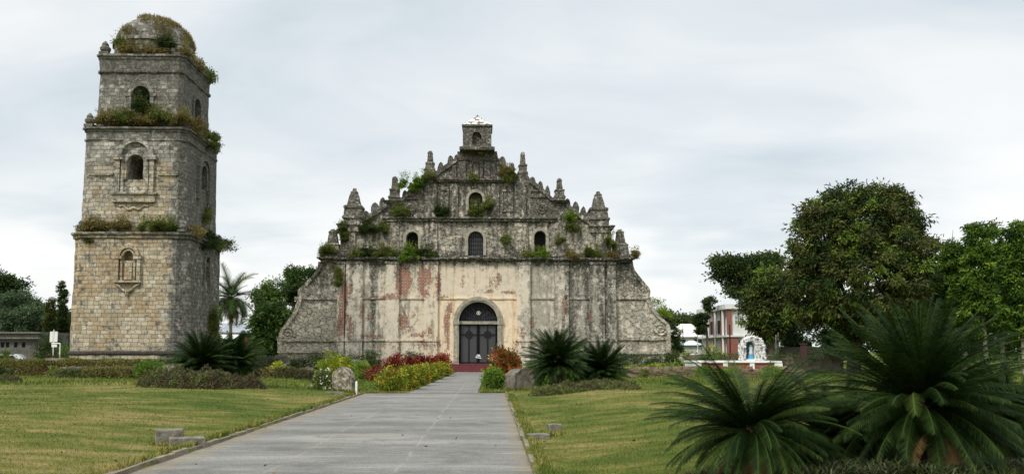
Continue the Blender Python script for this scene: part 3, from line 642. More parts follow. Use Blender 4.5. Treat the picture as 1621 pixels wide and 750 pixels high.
# pinnacles
def pinnacle(px, top, base, wb, tall=True):
    c, zb_ = W(px, base, YF); zt_ = W(px, top, YF)[1]; h = zt_ - zb_; r = wb * K / 2; bm = B()
    if tall == 2: prof = [(r, -.6), (r, h * .18), (r * 1.12, h * .19), (r * 1.12, h * .24), (r * .98, h * .26), (r * .9, h * .44), (r * 1.0, h * .46), (r * .97, h * .52), (r * .68, h * .55), (r * .45, h * .82), (r * .36, h * .86), (r * .38, h * .9), (r * .2, h * .94), (r * .16, h * 1.0)]
    elif tall: prof = [(r, -.6), (r, h * .16), (r * 1.1, h * .17), (r * 1.05, h * .22), (r * .82, h * .27), (r * .8, h * .44), (r * .9, h * .46), (r * .86, h * .5), (r * .55, h * .53), (r * .45, h * .84), (r * .5, h * .88), (r * .38, h * .95), (r * .12, h)]
    else: prof = [(r, -.4), (r, h * .1), (r * .85, h * .16), (r * .7, h * .42), (r * .78, h * .46), (r * .5, h * .54), (r * .36, h * .82), (r * .4, h * .9), (r * .14, h)]
    sq(bm, prof, (c, YF + .8, zb_)); cpart('pinnacle', bm, .4, .05, axes='z')
pinnacle(558.5, 296, 357, 30, 2); pinnacle(948.5, 301, 359, 30, 2)
pinnacle(623.5, 277, 319, 18); pinnacle(886.5, 280, 318, 18)
pinnacle(680, 236, 275, 17); pinnacle(828, 238, 280, 16)
pinnacle(524.5, 361, 409, 32, False); pinnacle(983.5, 361, 409, 31, False)
# belfry shaft on the apex
bx = W(755.5, 220, YF)[0]; r = 22.5 * K; bm = B()
hz = [fz(237), fz(197)]; c, h, z0, zs = hole(755, 15, 212, 231); bcy = YF + .6
loops_prism(bm, [[(bx - r, fz(238)), (bx + r, fz(238)), (bx + r, fz(203)), (bx - r, fz(203))], arch(c, h, z0, zs, 10)], bcy - r, bcy - r + .5)
box(bm, bx - r, bx + r, bcy - r + .5, bcy + r, fz(238), fz(203))
bel = cpart('belfry', bm, .35, .04)
bm = B(); sq(bm, [(r + .05, fz(212)), (r + .05, fz(210.5))], (bx, bcy, 0)); bm.free()
bm = B(); sq(bm, [(r * 1.22, fz(241)), (r * 1.24, fz(237)), (r * 1.06, fz(235))], (bx, bcy, 0)); box(bm, fx(724, 245), fx(787, 245), YF + .05, YF + 1.5, fz(254), fz(240)); cpart('plinth', bm, .4, .05, parent=bel)
bm = B(); sq(bm, [(r * 1.0, fz(205)), (r * 1.08, fz(203.5)), (r * 1.08, fz(201)), (r * .95, fz(200.5))], (bx, bcy, 0)); cpart('cornice', bm, 0, .03, parent=bel)
def flake_build(nb):
    n = nb.noise(2.6, 6, nb.obj(), .6); return nb.mix(nb.step(n, .52, .03), (.66, .64, .60), (.12, .105, .09))
bm = B(); sq(bm, [(r * 1.0, fz(200.5)), (r * .5, fz(191)), (.08, fz(182.0))], (bx, bcy, 0)); cpart('roof', bm, .3, .03, mat('flaking_white_lime', flake_build), bel, axes='z')
bm = B(); lathe(bm, [(.16, fz(184)), (.2, fz(182.5)), (.08, fz(181)), (.02, fz(179.5))], (bx, bcy, 0), 8); cpart('finial', bm, 0, 0, M_DARKSTONE, bel)
# side string at belfry niche
# nave behind the facade
bm = B(); nl, nr = fx(560), fx(950)
for x in (nl, nr - 1.2): box(bm, x, x + 1.2, YF + 1.6, YF + 62, -.3, 9.0)
box(bm, nl + 1.2, nr - 1.2, YF + 60.8, YF + 62, -.3, 9.0); cpart('nave_wall', bm, 0, 0, M_DARKSTONE)
bm = B(); zr = 14.0; xm = (nl + nr) / 2
loops_prism(bm, [[(nl - .5, 8.95), (nr + .5, 8.95), (xm, zr)]], YF + 1.55, YF + 62.5); cpart('roof', bm, 0, 0, M_ROOFC)
bm = B(); box(bm, nl + 1.2, nr - 1.2, YF + 9, YF + 9.1, -.2, 8.9); cpart('inner_partition', bm, 0, 0, M_INT)
bm = B(); box(bm, fx(640), fx(870), YF + 4.5, YF + 4.6, 9.2, 13.8); bm.free()
for i in range(6):
    for x0, s in ((nl, -1), (nr, 1)):
        y = YF + 9 + i * 9.5; bm = B()
        loops_prism(bm, [[(x0, -.3), (x0 + s * 5.0, -.3), (x0 + s * 5.0, 1.6), (x0 + s * 2.2, 3.2), (x0 + s * 2.2, 5.6), (x0, 7.4)][::s]], y, y + 1.6); cpart('buttress', bm, 0, 0, M_DARKSTONE)
# statue in the upper niche
c, h, z0, zs = niche
st = thing('statue', (c, YF + .75, z0), 'small grey saint statue standing in the upper gable niche', 'statue')
bm = B(); lathe(bm, [(.22, 0), (.22, .1), (.17, .15), (.2, .5), (.17, .8), (.22, 1.0), (.2, 1.12), (.07, 1.17), (.06, 1.2), (.12, 1.26), (.13, 1.36), (.09, 1.44), (.02, 1.47)], (c, YF + .75, z0), 12, sy=.8); bobj('body', bm, M_TRIM, st, True)

# ------------------------------------------------------------------ THE BELL TOWER
TX, TYF, TW = -27.1, 64.0, 8.8; TYC = TYF + TW / 2
tower = thing('bell_tower', (TX, TYC, 0), 'tall three tiered weathered stone bell tower with overgrown dome left of the church', 'bell tower')
tz = lambda py, Y=TYF: Z_(py, Y, 210)
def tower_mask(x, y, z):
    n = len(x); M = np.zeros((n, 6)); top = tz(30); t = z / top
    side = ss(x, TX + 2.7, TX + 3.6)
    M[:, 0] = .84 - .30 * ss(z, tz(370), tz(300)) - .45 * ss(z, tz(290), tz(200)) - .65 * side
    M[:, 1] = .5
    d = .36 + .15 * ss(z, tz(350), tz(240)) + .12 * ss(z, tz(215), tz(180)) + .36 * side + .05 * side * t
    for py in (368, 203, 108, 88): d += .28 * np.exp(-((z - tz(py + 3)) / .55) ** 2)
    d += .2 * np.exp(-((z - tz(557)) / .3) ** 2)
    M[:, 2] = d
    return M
def tpart(name, bm, step=.5, amp=.035, m_=None, parent=None, axes='xyz', label=None):
    if step: grid(bm, step, axes)
    if amp: rough(bm, amp)
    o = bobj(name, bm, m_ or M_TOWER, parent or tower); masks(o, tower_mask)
    if label: o['label'] = label
    return o
def octo(w_, c): h = w_ / 2; return [(-h + c, -h), (h - c, -h), (h, -h + c), (h, h - c), (h - c, h), (-h + c, h), (-h, h - c), (-h, -h + c)]
def oprism(bm, levels, c):   # levels: (width, z)
    rings = [[bm.verts.new((TX + a, TYC + b, z)) for a, b in octo(w_, c * w_ / 9)] for w_, z in levels]
    for r0, r1 in zip(rings, rings[1:]):
        for i in range(8): bm.faces.new((r0[i], r0[(i + 1) % 8], r1[(i + 1) % 8], r1[i]))
    bm.faces.new(rings[0]); bm.faces.new(rings[-1])
def cutarch(o, cx, hw, z0, zs, side=False, depth=3.0):   # real opening cut into a storey
    bm = B(); h = o['w_'] / 2
    if side: loops_prism(bm, [arch(TYC + cx, hw, z0, zs, 10)], TX + h - depth, TX + h + .6, 'x')
    else: loops_prism(bm, [arch(TX + cx, hw, z0, zs, 10)], TYC - h - .6, TYC - h + depth)
    bmesh.ops.recalc_face_normals(bm, faces=bm.faces)
    me = bpy.data.meshes.new('cut'); bm.to_mesh(me); bm.free(); me.transform(Matrix.Translation(-ORG[tower.name]))
    k = bpy.data.objects.new('cut', me); C.objects.link(k); k.location = tower.location
    md = o.modifiers.new('b', 'BOOLEAN'); md.operation = 'DIFFERENCE'; md.solver = 'EXACT'; md.object = k
    bpy.context.view_layer.update(); dg = bpy.context.evaluated_depsgraph_get()
    nm = bpy.data.meshes.new_from_object(o.evaluated_get(dg)); o.modifiers.clear(); o.data = nm
    bpy.data.objects.remove(k)
S = {1: (8.8, -.3, tz(372), .76), 2: (7.95, tz(366), tz(204, TYF + .4), .58), 3: (6.6, tz(200, TYF + .4), tz(110, TYF + 1.0), .45)}
def storey(k):
    w_, z0, z1, c = S[k]; bm = B(); oprism(bm, [(w_ * 1.0, z0), (w_ * .975, z1)], c); grid(bm, .5, 'xyz')
    rough(bm, .055, 1.6); o = bobj('storey', bm, M_TOWER, tower); o['w_'] = w_; return o
s1, s2, s3 = storey(1), storey(2), storey(3)
Y2, Y3 = TYC - 7.88 / 2, TYC - 6.52 / 2
# local x centres of the openings
c2 = X_(214.5, Y2, 265) - TX; c3 = X_(223, Y3, 158) - TX; c1 = X_(203, TYF, 420) - TX
z2t = W(215, 245, Y2)[1]; z2b = W(215, 284, Y2)[1]; z3t = W(223, 137, Y3)[1]; z3b = W(223, 180, Y3)[1]; z1t = W(203, 396, TYF)[1]; z1b = W(203, 444, TYF)[1]
cutarch(s2, c2, .62, z2b, z2t - .62); cutarch(s3, c3, .70, z3b, z3t - .70)
cutarch(s2, 0, .62, z2b, z2t - .62, True, 3.0); cutarch(s3, 0, .70, z3b, z3t - .7, True, 2.6); cutarch(s1, c1, .36, W(203, 412, TYF)[1], z1t - .36, False, .5); cutarch(s1, .2, .45, z1b + .3, z1t - .45, True, 1.4)
for o in (s1, s2, s3):
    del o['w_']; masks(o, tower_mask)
def cornice_t(levels, c=.76, label=None):
    bm = B(); oprism(bm, levels, c); return tpart('cornice', bm, .5, .05, axes='xyz')
a = tz(372); b = tz(365)
cornice_t([(8.62, a - .25), (8.85, a - .2), (8.87, a + .0), (9.1, a + .05), (9.12, a + .2), (8.0, a + .36)])
a = W(215, 207, Y2)[1]
cornice_t([(7.76, a - .75), (7.92, a - .72), (7.92, a - .58), (7.77, a - .55), (7.78, a - .12), (7.95, a - .05), (7.97, a + .08), (8.2, a + .12), (8.22, a + .26), (6.7, a + .42)], .58)
a = W(225, 113, Y3)[1]; a2 = W(225, 91, Y3)[1]
cornice_t([(6.5, a - .2), (6.7, a - .1), (6.74, a + .06), (6.52, a + .12), (6.54, a2 - .25), (6.7, a2 - .12), (6.72, a2), (6.9, a2 + .05), (6.92, a2 + .2), (6.1, a2 + .3)], .45)
ztop = a2 + .3
bm = B(); z = tz(558); oprism(bm, [(8.9, z - .14), (8.98, z - .08), (8.98, z + .06), (8.86, z + .12)], .76); tpart('base_moulding', bm, .6, .03, M_BLK)
a = W(215, 275, Y2)[1]
for (lo, hi) in ((-3.4, c2 - 1.65), (c2 + 1.65, 3.4)):
    bm = B(); box(bm, TX + lo + .05, TX + hi, Y2 - .1, Y2 + .2, a - .12, a + .14); tpart('string_course', bm, .5, .03)
# drum and dome
bm = B(); dr = 56 * (TYC / F) * 1.06; zd0 = ztop - .1; zd1 = W(250, 62, TYC - dr)[1]; zd2 = W(250, 33, TYC)[1]
lathe(bm, [(dr, zd0), (dr * .98, zd1), (dr * 1.04, zd1 + .05), (dr * 1.04, zd1 + .25)] + [(dr * .97 * math.cos(t), zd1 + .25 + (zd2 - zd1 - .25) * math.sin(t)) for t in np.linspace(.05, 1.4, 8)] + [(.2, zd2 + .05)], (TX - .3, TYC, 0), 16, math.pi / 16)
tpart('dome', bm, .6, .07)
# corner urns
def urn(x, y, z, s=1.0):
    bm = B(); sq(bm, [(.42 * s, 0), (.42 * s, .3 * s)], (x, y, z)); lathe(bm, [(.25 * s, .3 * s), (.46 * s, .5 * s), (.5 * s, .7 * s), (.3 * s, .95 * s), (.34 * s, 1.05 * s), (.2 * s, 1.25 * s), (.06 * s, 1.4 * s)], (x, y, z), 10)
    tpart('urn', bm, 0, .04, M_DARKSTONE)
for dx_, dy_ in ((-1, -1), (1, -1), (1, 1), (-1, 1)):
    urn(TX + dx_ * 2.9, TYC + dy_ * 2.9, ztop - .1, .85)
urn(TX - .1, TYC - 2.95, ztop - .1, .7); urn(TX + 2.95, TYC, ztop - .1, .7)
zz = W(215, 207, Y2)[1] + .42
for dx_, dy_ in ((-1, -1), (1, 1), (-1, 1)): urn(TX + dx_ * 3.55, TYC + dy_ * 3.55, zz - .1, .8)
zz = tz(372) + .30
for px in (129, 182, 235, 288): urn(X_(px, TYF + .35, 350), TYF + .32, zz, .62)
urn(TX + 4.1, TYC + .5, zz, .62); urn(TX + 4.1, TYC + 4.0, zz, .62)
# window surrounds
def surround(cx, zt_, zb_, hw, Yp, kind):
    x = TX + cx; bm = B(); zs = zt_ - hw
    if kind == 3: arch_band(bm, x, zb_, zs, hw + .01, hw + .3, Yp - .12, Yp + .15, 12); box(bm, x - hw - .5, x - hw - .04, Yp - .18, Yp + .1, zs - .12, zs + .1); box(bm, x + hw + .04, x + hw + .5, Yp - .18, Yp + .1, zs - .12, zs + .1)
    if kind == 2:
        arch_band(bm, x, zb_, zs, hw + .01, hw + .30, Yp - .1, Yp + .15, 12); arch_band(bm, x, zs + .55, zs + .55, 1.02, 1.40, Yp - .22, Yp + .1, 16)
        for s in (-1, 1):
            for (o_, w2, d) in ((1.28, .34, .2), (.92, .20, .14)): box(bm, x + s * o_ - w2 / 2, x + s * o_ + w2 / 2, Yp - d, Yp + .1, W(215, 304, Y2)[1], zs + .2)
            box(bm, x + s * 1.24 - .38, x + s * 1.24 + .38, Yp - .32, Yp + .1, zs + .2, zs + .52)
        zz_ = W(210, 305, Y2)[1]; box(bm, x - 1.75, x + 1.75, Yp - .35, Yp + .1, zz_ - .16, zz_); box(bm, x - 1.6, x + 1.6, Yp - .2, Yp + .1, zz_ - .62, zz_ - .16); box(bm, x - 1.6, x + 1.6, Yp - .26, Yp + .1, zz_ - .76, zz_ - .62)
        tube(bm, [(x + u * 1.1, Yp - .05, zz_ - 1.25 + .25 * abs(u) ** 2 * 1.2 + (.1 * math.cos(u * 9))) for u in np.linspace(-1, 1, 17)], .08, 6)
    if kind == 1:
        box(bm, x - .28, x + .28, Yp - .02, Yp + .1, zb_ + .1, W(203, 416, TYF)[1])
        for s in (-1, 1):
            for (o_, w2, d) in ((.80, .26, .16), (.48, .14, .1)): box(bm, x + s * o_ - w2 / 2, x + s * o_ + w2 / 2, Yp - d, Yp + .1, zb_, zs - .3)
            box(bm, x + s * .72 - .3, x + s * .72 + .3, Yp - .22, Yp + .1, zs - .3, zs - .08)
        arch_band(bm, x, zs - .05, zs - .05, .58, .82, Yp - .18, Yp + .1, 14); arch_band(bm, x, zs - .05, zs - .05, .36, .50, Yp - .10, Yp + .1, 14)
        box(bm, x - 1.0, x + 1.0, Yp - .22, Yp + .1, zb_ - .14, zb_)
        tube(bm, [(x + u * .9, Yp - .05, zb_ - .55 - .28 * math.cos(u * 3.1)) for u in np.linspace(-1, 1, 13)], .08, 6)
        tube(bm, [(x, Yp - .04, zb_ - .8), (x, Yp - .04, zb_ - 1.3)], [.16, .03], 6)
    tpart('window_surround', bm, .5, .015)
surround(c3, z3t, z3b, .70, Y3, 3); surround(c2, z2t, z2b, .62, Y2, 2); surround(c1, z1t, z1b, .36, TYF, 1)
for (w_, zt_, zb_, hw, big) in ((7.88, z2t, z2b, .62, 1), (8.72, z1t, z1b, .45, 0), (6.52, z3t, z3b, .70, 0)):
    bm = B(); X0 = TX + w_ / 2; zs = zt_ - hw
    def aband(r0, r1, z0, d, yy=TYC):
        out = [(yy + r1, z0)] + [(yy + r1 * math.cos(q), zs + r1 * math.sin(q)) for q in np.linspace(0, math.pi, 12)] + [(yy - r1, z0)]
        inn = [(yy - r0, z0)] + [(yy + r0 * math.cos(q), zs + r0 * math.sin(q)) for q in np.linspace(math.pi, 0, 12)] + [(yy + r0, z0)]
        loops_prism(bm, [out + inn], X0 - .1, X0 + d, 'x')
    aband(hw + .01, hw + .3, zb_, .12, TYC + (.2 if w_ > 8.5 else 0))
    if big: aband(1.02, 1.4, zb_ - 1, .22)
    tpart('window_surround', bm, .5, .015)

# ------------------------------------------------------------------ FOLIAGE MATERIALS
G_DARK = foliage('dark_leaves', [(.012, .026, .010), (.028, .052, .016), (.055, .085, .022), (.11, .135, .032)])
G_MIX = foliage('rusty_green_leaves', [(.008, .018, .006), (.018, .038, .009), (.036, .062, .014), (.085, .078, .026), (.10, .17, .022), (.19, .27, .04)])
G_UP = foliage('upright_tree_leaves', [(.012, .030, .007), (.035, .080, .012), (.11, .20, .025), (.30, .42, .055)], .35)
G_MID = foliage('mid_green_leaves', [(.028, .055, .015), (.055, .10, .022), (.10, .16, .03), (.20, .25, .05)])
G_BRIGHT = foliage('bright_leaves', [(.035, .075, .012), (.08, .16, .02), (.16, .26, .03), (.34, .42, .05)])
G_YEL = foliage('yellow_green_leaves', [(.07, .13, .015), (.20, .28, .025), (.42, .44, .035), (.62, .55, .08)])
G_HEDGE = foliage('croton_hedge_leaves', [(.035, .075, .012), (.10, .16, .018), (.30, .32, .03), (.55, .48, .05)])
G_RED = foliage('red_leaves', [(.045, .012, .014), (.14, .025, .022), (.30, .05, .03), (.48, .18, .06)])
G_FIRE = foliage('red_and_green_croton_leaves', [(.02, .035, .01), (.05, .08, .015), (.10, .10, .02), (.30, .05, .02), (.50, .10, .03), (.55, .38, .08)])
G_DRY = foliage('dry_weeds', [(.10, .07, .03), (.19, .13, .055), (.20, .19, .06), (.30, .24, .10)])
G_MAT = foliage('purple_grey_ground_cover', [(.05, .038, .026), (.10, .078, .048), (.10, .11, .04), (.13, .18, .045)])
G_WEED = foliage('ledge_weeds', [(.04, .06, .018), (.09, .12, .028), (.16, .20, .04), (.28, .27, .09)])
G_CYC = foliage('cycad_fronds', [(.004, .014, .003), (.010, .026, .005), (.024, .052, .009), (.07, .105, .02)], .12, .6, .12)
G_DEAD = foliage('dead_fronds', [(.03, .02, .012), (.07, .045, .022), (.15, .09, .04), (.30, .19, .08)], .1)
G_PALM = foliage('palm_fronds', [(.012, .032, .008), (.03, .065, .014), (.06, .11, .022), (.15, .17, .05)])
G_FLW = foliage('white_flowers', [(.70, .68, .66), (.80, .78, .76)])
G_ORF = foliage('orange_flowers', [(.55, .10, .03), (.72, .22, .05)])
M_BARK = mottled('bark', (.11, .09, .065), .45, 4, .95, .1, bump=.6)
M_BARKP = mottled('pale_bark', (.26, .23, .18), .35, 4, .95, .1, bump=.4)
M_CYCT = mottled('cycad_trunk', (.085, .06, .038), .5, 9, .95, .1, bump=.8)
SEED = [11]
def rg(): SEED[0] += 1; return np.random.default_rng(SEED[0])
GZ = lambda x, y: float(gh(x, y))

def bush(name, px, pyt, pxw, Y, m_, label, cat, group=None, pyb=None, n=900, leaf=.14, flowers=None, asp=.5, tb=.5, tv=.28, depth=1.0, clump=None, bumpy=3, zb=None, droop=.0, spray=1, name_parts=True):
    """leafy shrub standing on the ground at depth Y; its outline measured on the photo (centre px, top py, width in px)"""
    rng = rg(); x, zt = W(px, pyt, Y); zg = GZ(x, Y) if zb is None else zb; wd = pxw * Y / F / 2; h = zt - zg
    t = thing(name, (x, Y, zg), label, cat, group)
    ells = [(x, Y, zg + h * .50, wd * .85, wd * .8 * depth, h * .46)]
    for i in range(bumpy):
        a = rng.uniform(-1, 1); ells.append((x + a * wd * .5, Y + rng.uniform(-.4, .4) * wd * depth, zg + h * (.40 + .12 * rng.random()), wd * .5, wd * .5 * depth, h * .42))
    V, tt, cc = crown_arrays(ells, n, leaf, rng, clump=clump or max(.16, min(wd, h) * .34), clumps=max(24, int(20 * wd * h / (.3 * .3)) if wd * h < 1 else 70), asp=asp, tb=tb, tv=tv, droop=droop, shell=.55, spray=spray)
    P = V.reshape(-1, 3); P[:, 2] = np.maximum(P[:, 2], zg + .01)
    ex = None
    if flowers:
        fm, k, fs = flowers; idx = rng.choice(len(V), k); c = V[idx, 2]; out = norm(c - np.array([x, Y, zg + h * .3])); c = c + out * .04
        fv = [leafquads(c, out + rng.normal(size=c.shape) * .9, fs, fs * .8, rng) for j in range(3)]; ex = (np.concatenate(fv), rng.random(k * 3), fm)
    quads('foliage', V, tt, m_, t, ex)
    bm = B()
    for i in range(5):
        c = cc[rng.integers(len(cc))]; b = Vector((x + rng.uniform(-.12, .12) * wd, Y + rng.uniform(-.1, .1), zg - .03)); e = Vector(c)
        tube(bm, [b, b.lerp(e, .5) + Vector((0, 0, .05 * h)), e], [max(.012, .035 * h), .02 * h + .006, .008 * h + .003], 5)
    bobj('stem', bm, M_BARK, t, True)
    return t

def tree(name, px, Y, ells_px, m_, label, n, leaf, group=None, clump=.8, clumps=160, trunk_r=.25, tb=.5, tv=.25, droop=.2, asp=.45, bark=None, spray=1, trunk_px=None, dscale=.8, branch=9, shell=.7, cat='tree', lean=0):
    """tree at depth Y; crown lobes given as (px,py,half width px,half height px[,depth offset m])"""
    rng = np.random.default_rng(zlib.crc32(label.encode())); x0 = X_(trunk_px if trunk_px else px, Y, 560); zg = GZ(x0, Y); k = Y / F
    t = thing(name, (x0, Y, zg), label, cat, group)
    ells = []
    for e in ells_px:
        a, b = W(e[0], e[1], Y); d = e[4] if len(e) > 4 else 0; ells.append((a, Y + d, b, e[2] * k, e[2] * k * dscale, e[3] * k))
    V, tt, cc = crown_arrays(ells, n, leaf, rng, clump=clump, clumps=clumps, droop=droop, asp=asp, tb=tb, tv=tv, spray=spray, shell=shell)
    quads('crown', V, tt, m_, t)
    bm = B(); top = max(e[2] + e[5] * .4 for e in ells); cxm = sum(e[0] for e in ells) / len(ells)
    base = Vector((x0, Y, zg - .2)); fork = Vector((x0 + (cxm - x0) * .35, Y, zg + (min(e[2] - e[5] for e in ells) - zg) * .8 + .8)); tipv = Vector((cxm, Y, top))
    tube(bm, [base, base + Vector((0, 0, .4)), base.lerp(fork, .6), fork, fork.lerp(tipv, .5), tipv], [trunk_r * 1.5, trunk_r * 1.1, trunk_r, trunk_r * .85, trunk_r * .5, trunk_r * .12], 9)
    for i in range(branch):
        c = Vector(cc[rng.integers(len(cc))]); s = fork.lerp(tipv, rng.random() * .6)
        tube(bm, [s, s.lerp(c, .5) + Vector((0, 0, -.03 * (c - s).length)), c], [trunk_r * .4, trunk_r * .22, trunk_r * .06], 6)
    bobj('trunk', bm, bark or M_BARK, t, True)
    return t

def fronds(rng, c, nf, L, e_hi, e_lo, curve, nleaf, ll, lw, th0=70, th1=35, vee=.3, rach=.018, az0=0, az_span=2 * math.pi, lenvar=.12, power=1.25, start=.12, prof=.55):
    V, T = [], []; cs = np.array(c, float)
    for i in range(nf):
        u = (i + .5) / nf; az = az0 + (i * 2.39996) % az_span + rng.normal() * .22
        e0 = e_hi + (e_lo - e_hi) * u ** .85 + rng.normal() * .10; Lf = L * (1 - abs(rng.normal()) * lenvar) * (.82 + .18 * math.sin(math.pi * min(1, u + .25)))
        cv = curve * (1 + rng.normal() * .30) * (.75 + .45 * math.cos(e0)); tp = np.linspace(0, 1, nleaf + 1); el = e0 - cv * tp ** power; azt = az + rng.normal() * .12 * tp
        Tn = np.stack([np.cos(el) * np.cos(azt), np.cos(el) * np.sin(azt), np.sin(el)], 1); P = cs + np.concatenate([[np.zeros(3)], np.cumsum(Tn[:-1] * (Lf / nleaf), 0)])
        S = np.stack([-np.sin(azt), np.cos(azt), np.zeros_like(azt)], 1); tw = rng.normal() * .22; U = np.cross(S, Tn); S2 = S * math.cos(tw) + U * math.sin(tw); U2 = np.cross(S2, Tn)
        tf = rng.random() * .35 + .15
        if rng.random() < .05: tf = .9
        r = rach * (1 - .8 * tp)[:, None]
        for A in (S2, U2):
            q = np.stack([P[:-1] - A[:-1] * r[:-1], P[:-1] + A[:-1] * r[:-1], P[1:] + A[1:] * r[1:], P[1:] - A[1:] * r[1:]], 1); V.append(q); T.append(np.full(len(q), min(1, tf + .45)))
        k = tp > start; Pk, Tk, Sk, Uk, tk = P[k], Tn[k], S2[k], U2[k], tp[k]
        th = np.radians(th0 + (th1 - th0) * tk)[:, None]; ln = (ll * np.sin(math.pi * (.10 + .86 * tk)) ** prof)[:, None]
        for sgn in (1, -1):
            D = norm(Tk * np.cos(th) + sgn * Sk * np.sin(th) + Uk * vee + rng.normal(size=Tk.shape) * .05)
            w2 = Tk * lw / 2; tip = Pk + D * ln * rng.uniform(.88, 1.05, (len(Pk), 1)) + np.array([0, 0, -1]) * ln * .06
            V.append(np.stack([Pk - w2, Pk + w2, tip + w2 * .2, tip - w2 * .2], 1)); T.append(np.clip(tf + rng.normal(size=len(Pk)) * .2 + .12 * tk, 0, 1))
    return np.concatenate(V), np.concatenate(T)

def cycad(px, Y, py_c, R, label, group='cycads planted on the lawns', nf=60, nleaf=46, tr=.22, lw=.014, hi=1.35, lo=-.15, curve=.85, dead=14, ll=None, zoff=0, heads=None, name='cycad'):
    rng = np.random.default_rng(zlib.crc32(label.encode())); x, zc = W(px, py_c, Y); zg = GZ(x, Y); t = thing(name, (x, Y, zg), label, 'cycad', group)
    heads = heads or [(0, 0, 0, 1.0)]
    VV, TT, DV, DT = [], [], [], []; bm = B()
    for (hx, hy, hz, s) in heads:
        c = (x + hx, Y + hy, zc + hz)
        V, T = fronds(rng, c, int(nf * s), R * s, hi, lo, curve, nleaf, (ll or R * .17), lw); VV.append(V); TT.append(T)
        if dead:
            V, T = fronds(rng, (c[0], c[1], c[2] - .1), dead, R * .62 * s, -.35, -1.25, .5, int(nleaf * .6), R * .10, lw, vee=.0); DV.append(V); DT.append(T)
        lathe(bm, [(tr * 1.15, zg - .1 - c[2]), (tr * 1.05, (zg - c[2]) * .6), (tr * .95, (zg - c[2]) * .2), (tr * .8, .0), (tr * .3, .12)], c, 12)
        # old leaf bases bristling round the trunk
        for i in range(90):
            a = i * 2.4; z = zg + (c[2] - zg) * ((i + .5) / 90); r = tr * .95; d = Vector((math.cos(a), math.sin(a), .7)); p = Vector((c[0], c[1], z)) + Vector((math.cos(a) * r, math.sin(a) * r, 0)); tube(bm, [p - d * .02, p + d * .09], [.032, .008], 4)
    if Y < 12: V, T = fronds(rng, (x, Y - .35, zc - .28), 9, R * .55, -.3, -.9, .9, 60, .16, .012, vee=.0, az0=-2.3, az_span=1.4); DV.append(V); DT.append(T * .5 + .5)
    quads('fronds', np.concatenate(VV), np.concatenate(TT), G_CYC, t)
    if dead: quads('dead_fronds', np.concatenate(DV), np.concatenate(DT), G_DEAD, t)
    bobj('trunk', bm, M_CYCT, t)
    return t

def mound(name, pts, m_, label, cat, Y=None, n=5000, leaf=.09, h=.3, tb=.5, tv=.3, kind=None, asp=.4, group=None, up=.5):
    """low spreading ground cover: (x, y, r) discs"""
    rng = rg(); P, D, T = [], [], []
    pr = np.array([r * r for _, _, r in pts]); pr = pr / pr.sum()
    for k in range(n):
        x, y, r = pts[rng.choice(len(pts), p=pr)]; a = rng.random() * 2 * math.pi; q = math.sqrt(rng.random()); xx, yy = x + r * q * math.cos(a), y + r * q * math.sin(a)
        hh = h * (1 - q ** 3) * (.65 + .5 * mnoise.noise(Vector((xx * 2.2, yy * 2.2, 3)))) ; P.append((xx, yy, GZ(xx, yy) + max(0, hh) * (1 - .5 * rng.random() ** 2))); T.append(tb + tv * 1.6 * mnoise.noise(Vector((xx * 1.6, yy * 1.6, 9))) + rng.normal() * .12)
    P = np.array(P); D = rng.normal(size=P.shape) * .8 + np.array([0, 0, up]); V = leafquads(P, D, leaf * rng.uniform(.6, 1.3, n), leaf * asp, rng)
    o = recenter(quads(name, V, np.array(T), m_)); return tag(o, label, cat, group, kind)

# ------------------------------------------------------------------ weeds rooted on the masonry
def weeds(lst, Yb, group, nm='ledge_weed'):
    for (px, py, hw, hh, m_, label) in lst:
        rng = rg(); Y = Yb if not isinstance(Yb, dict) else Yb; x, z = W(px, py, Y); k = Y / F; w2, h2 = hw * k, hh * k
        ells = []
        for i in range(int(5 + hw * .5)):
            u = rng.uniform(-1, 1); ells.append((x + u * w2, Y + rng.uniform(-.15, .25), z + (rng.uniform(-.9, .25) + .55 * (1 - u * u) * rng.random()) * h2, w2 * rng.uniform(.12, .32) + .06, .3, h2 * rng.uniform(.18, .5)))
        n = int(min(5200, 240 + 52 * hw * hh * 1.1)); V, tt, cc = crown_arrays(ells, n, .15, rng, clump=.26, clumps=int(14 + hw * 2.8), asp=.38, droop=.1, tv=.32, shell=.2)
        sv = []; st = []
        for i in range(int(6 + hw * 1.1)):   # straggling stems
            p = np.array([x + rng.uniform(-.8, .8) * w2, Y, z + h2 * rng.uniform(.1, .7)]); d = norm(np.array([rng.normal() * .5, -.2, 1.0])); 
            for j in range(7): sv.append(leafquads((p + d * j * .11)[None] + rng.normal(size=(2, 3)) * .05, np.tile(d, (2, 1)) + rng.normal(size=(2, 3)) * .8, .15, .06, rng)); st += [.6, .8]
        V = np.concatenate([V] + sv); tt = np.concatenate([tt, np.array(st)])
        o = recenter(quads(nm, V, tt, m_)); tag(o, label, 'weeds', group)
YC = YF - .35
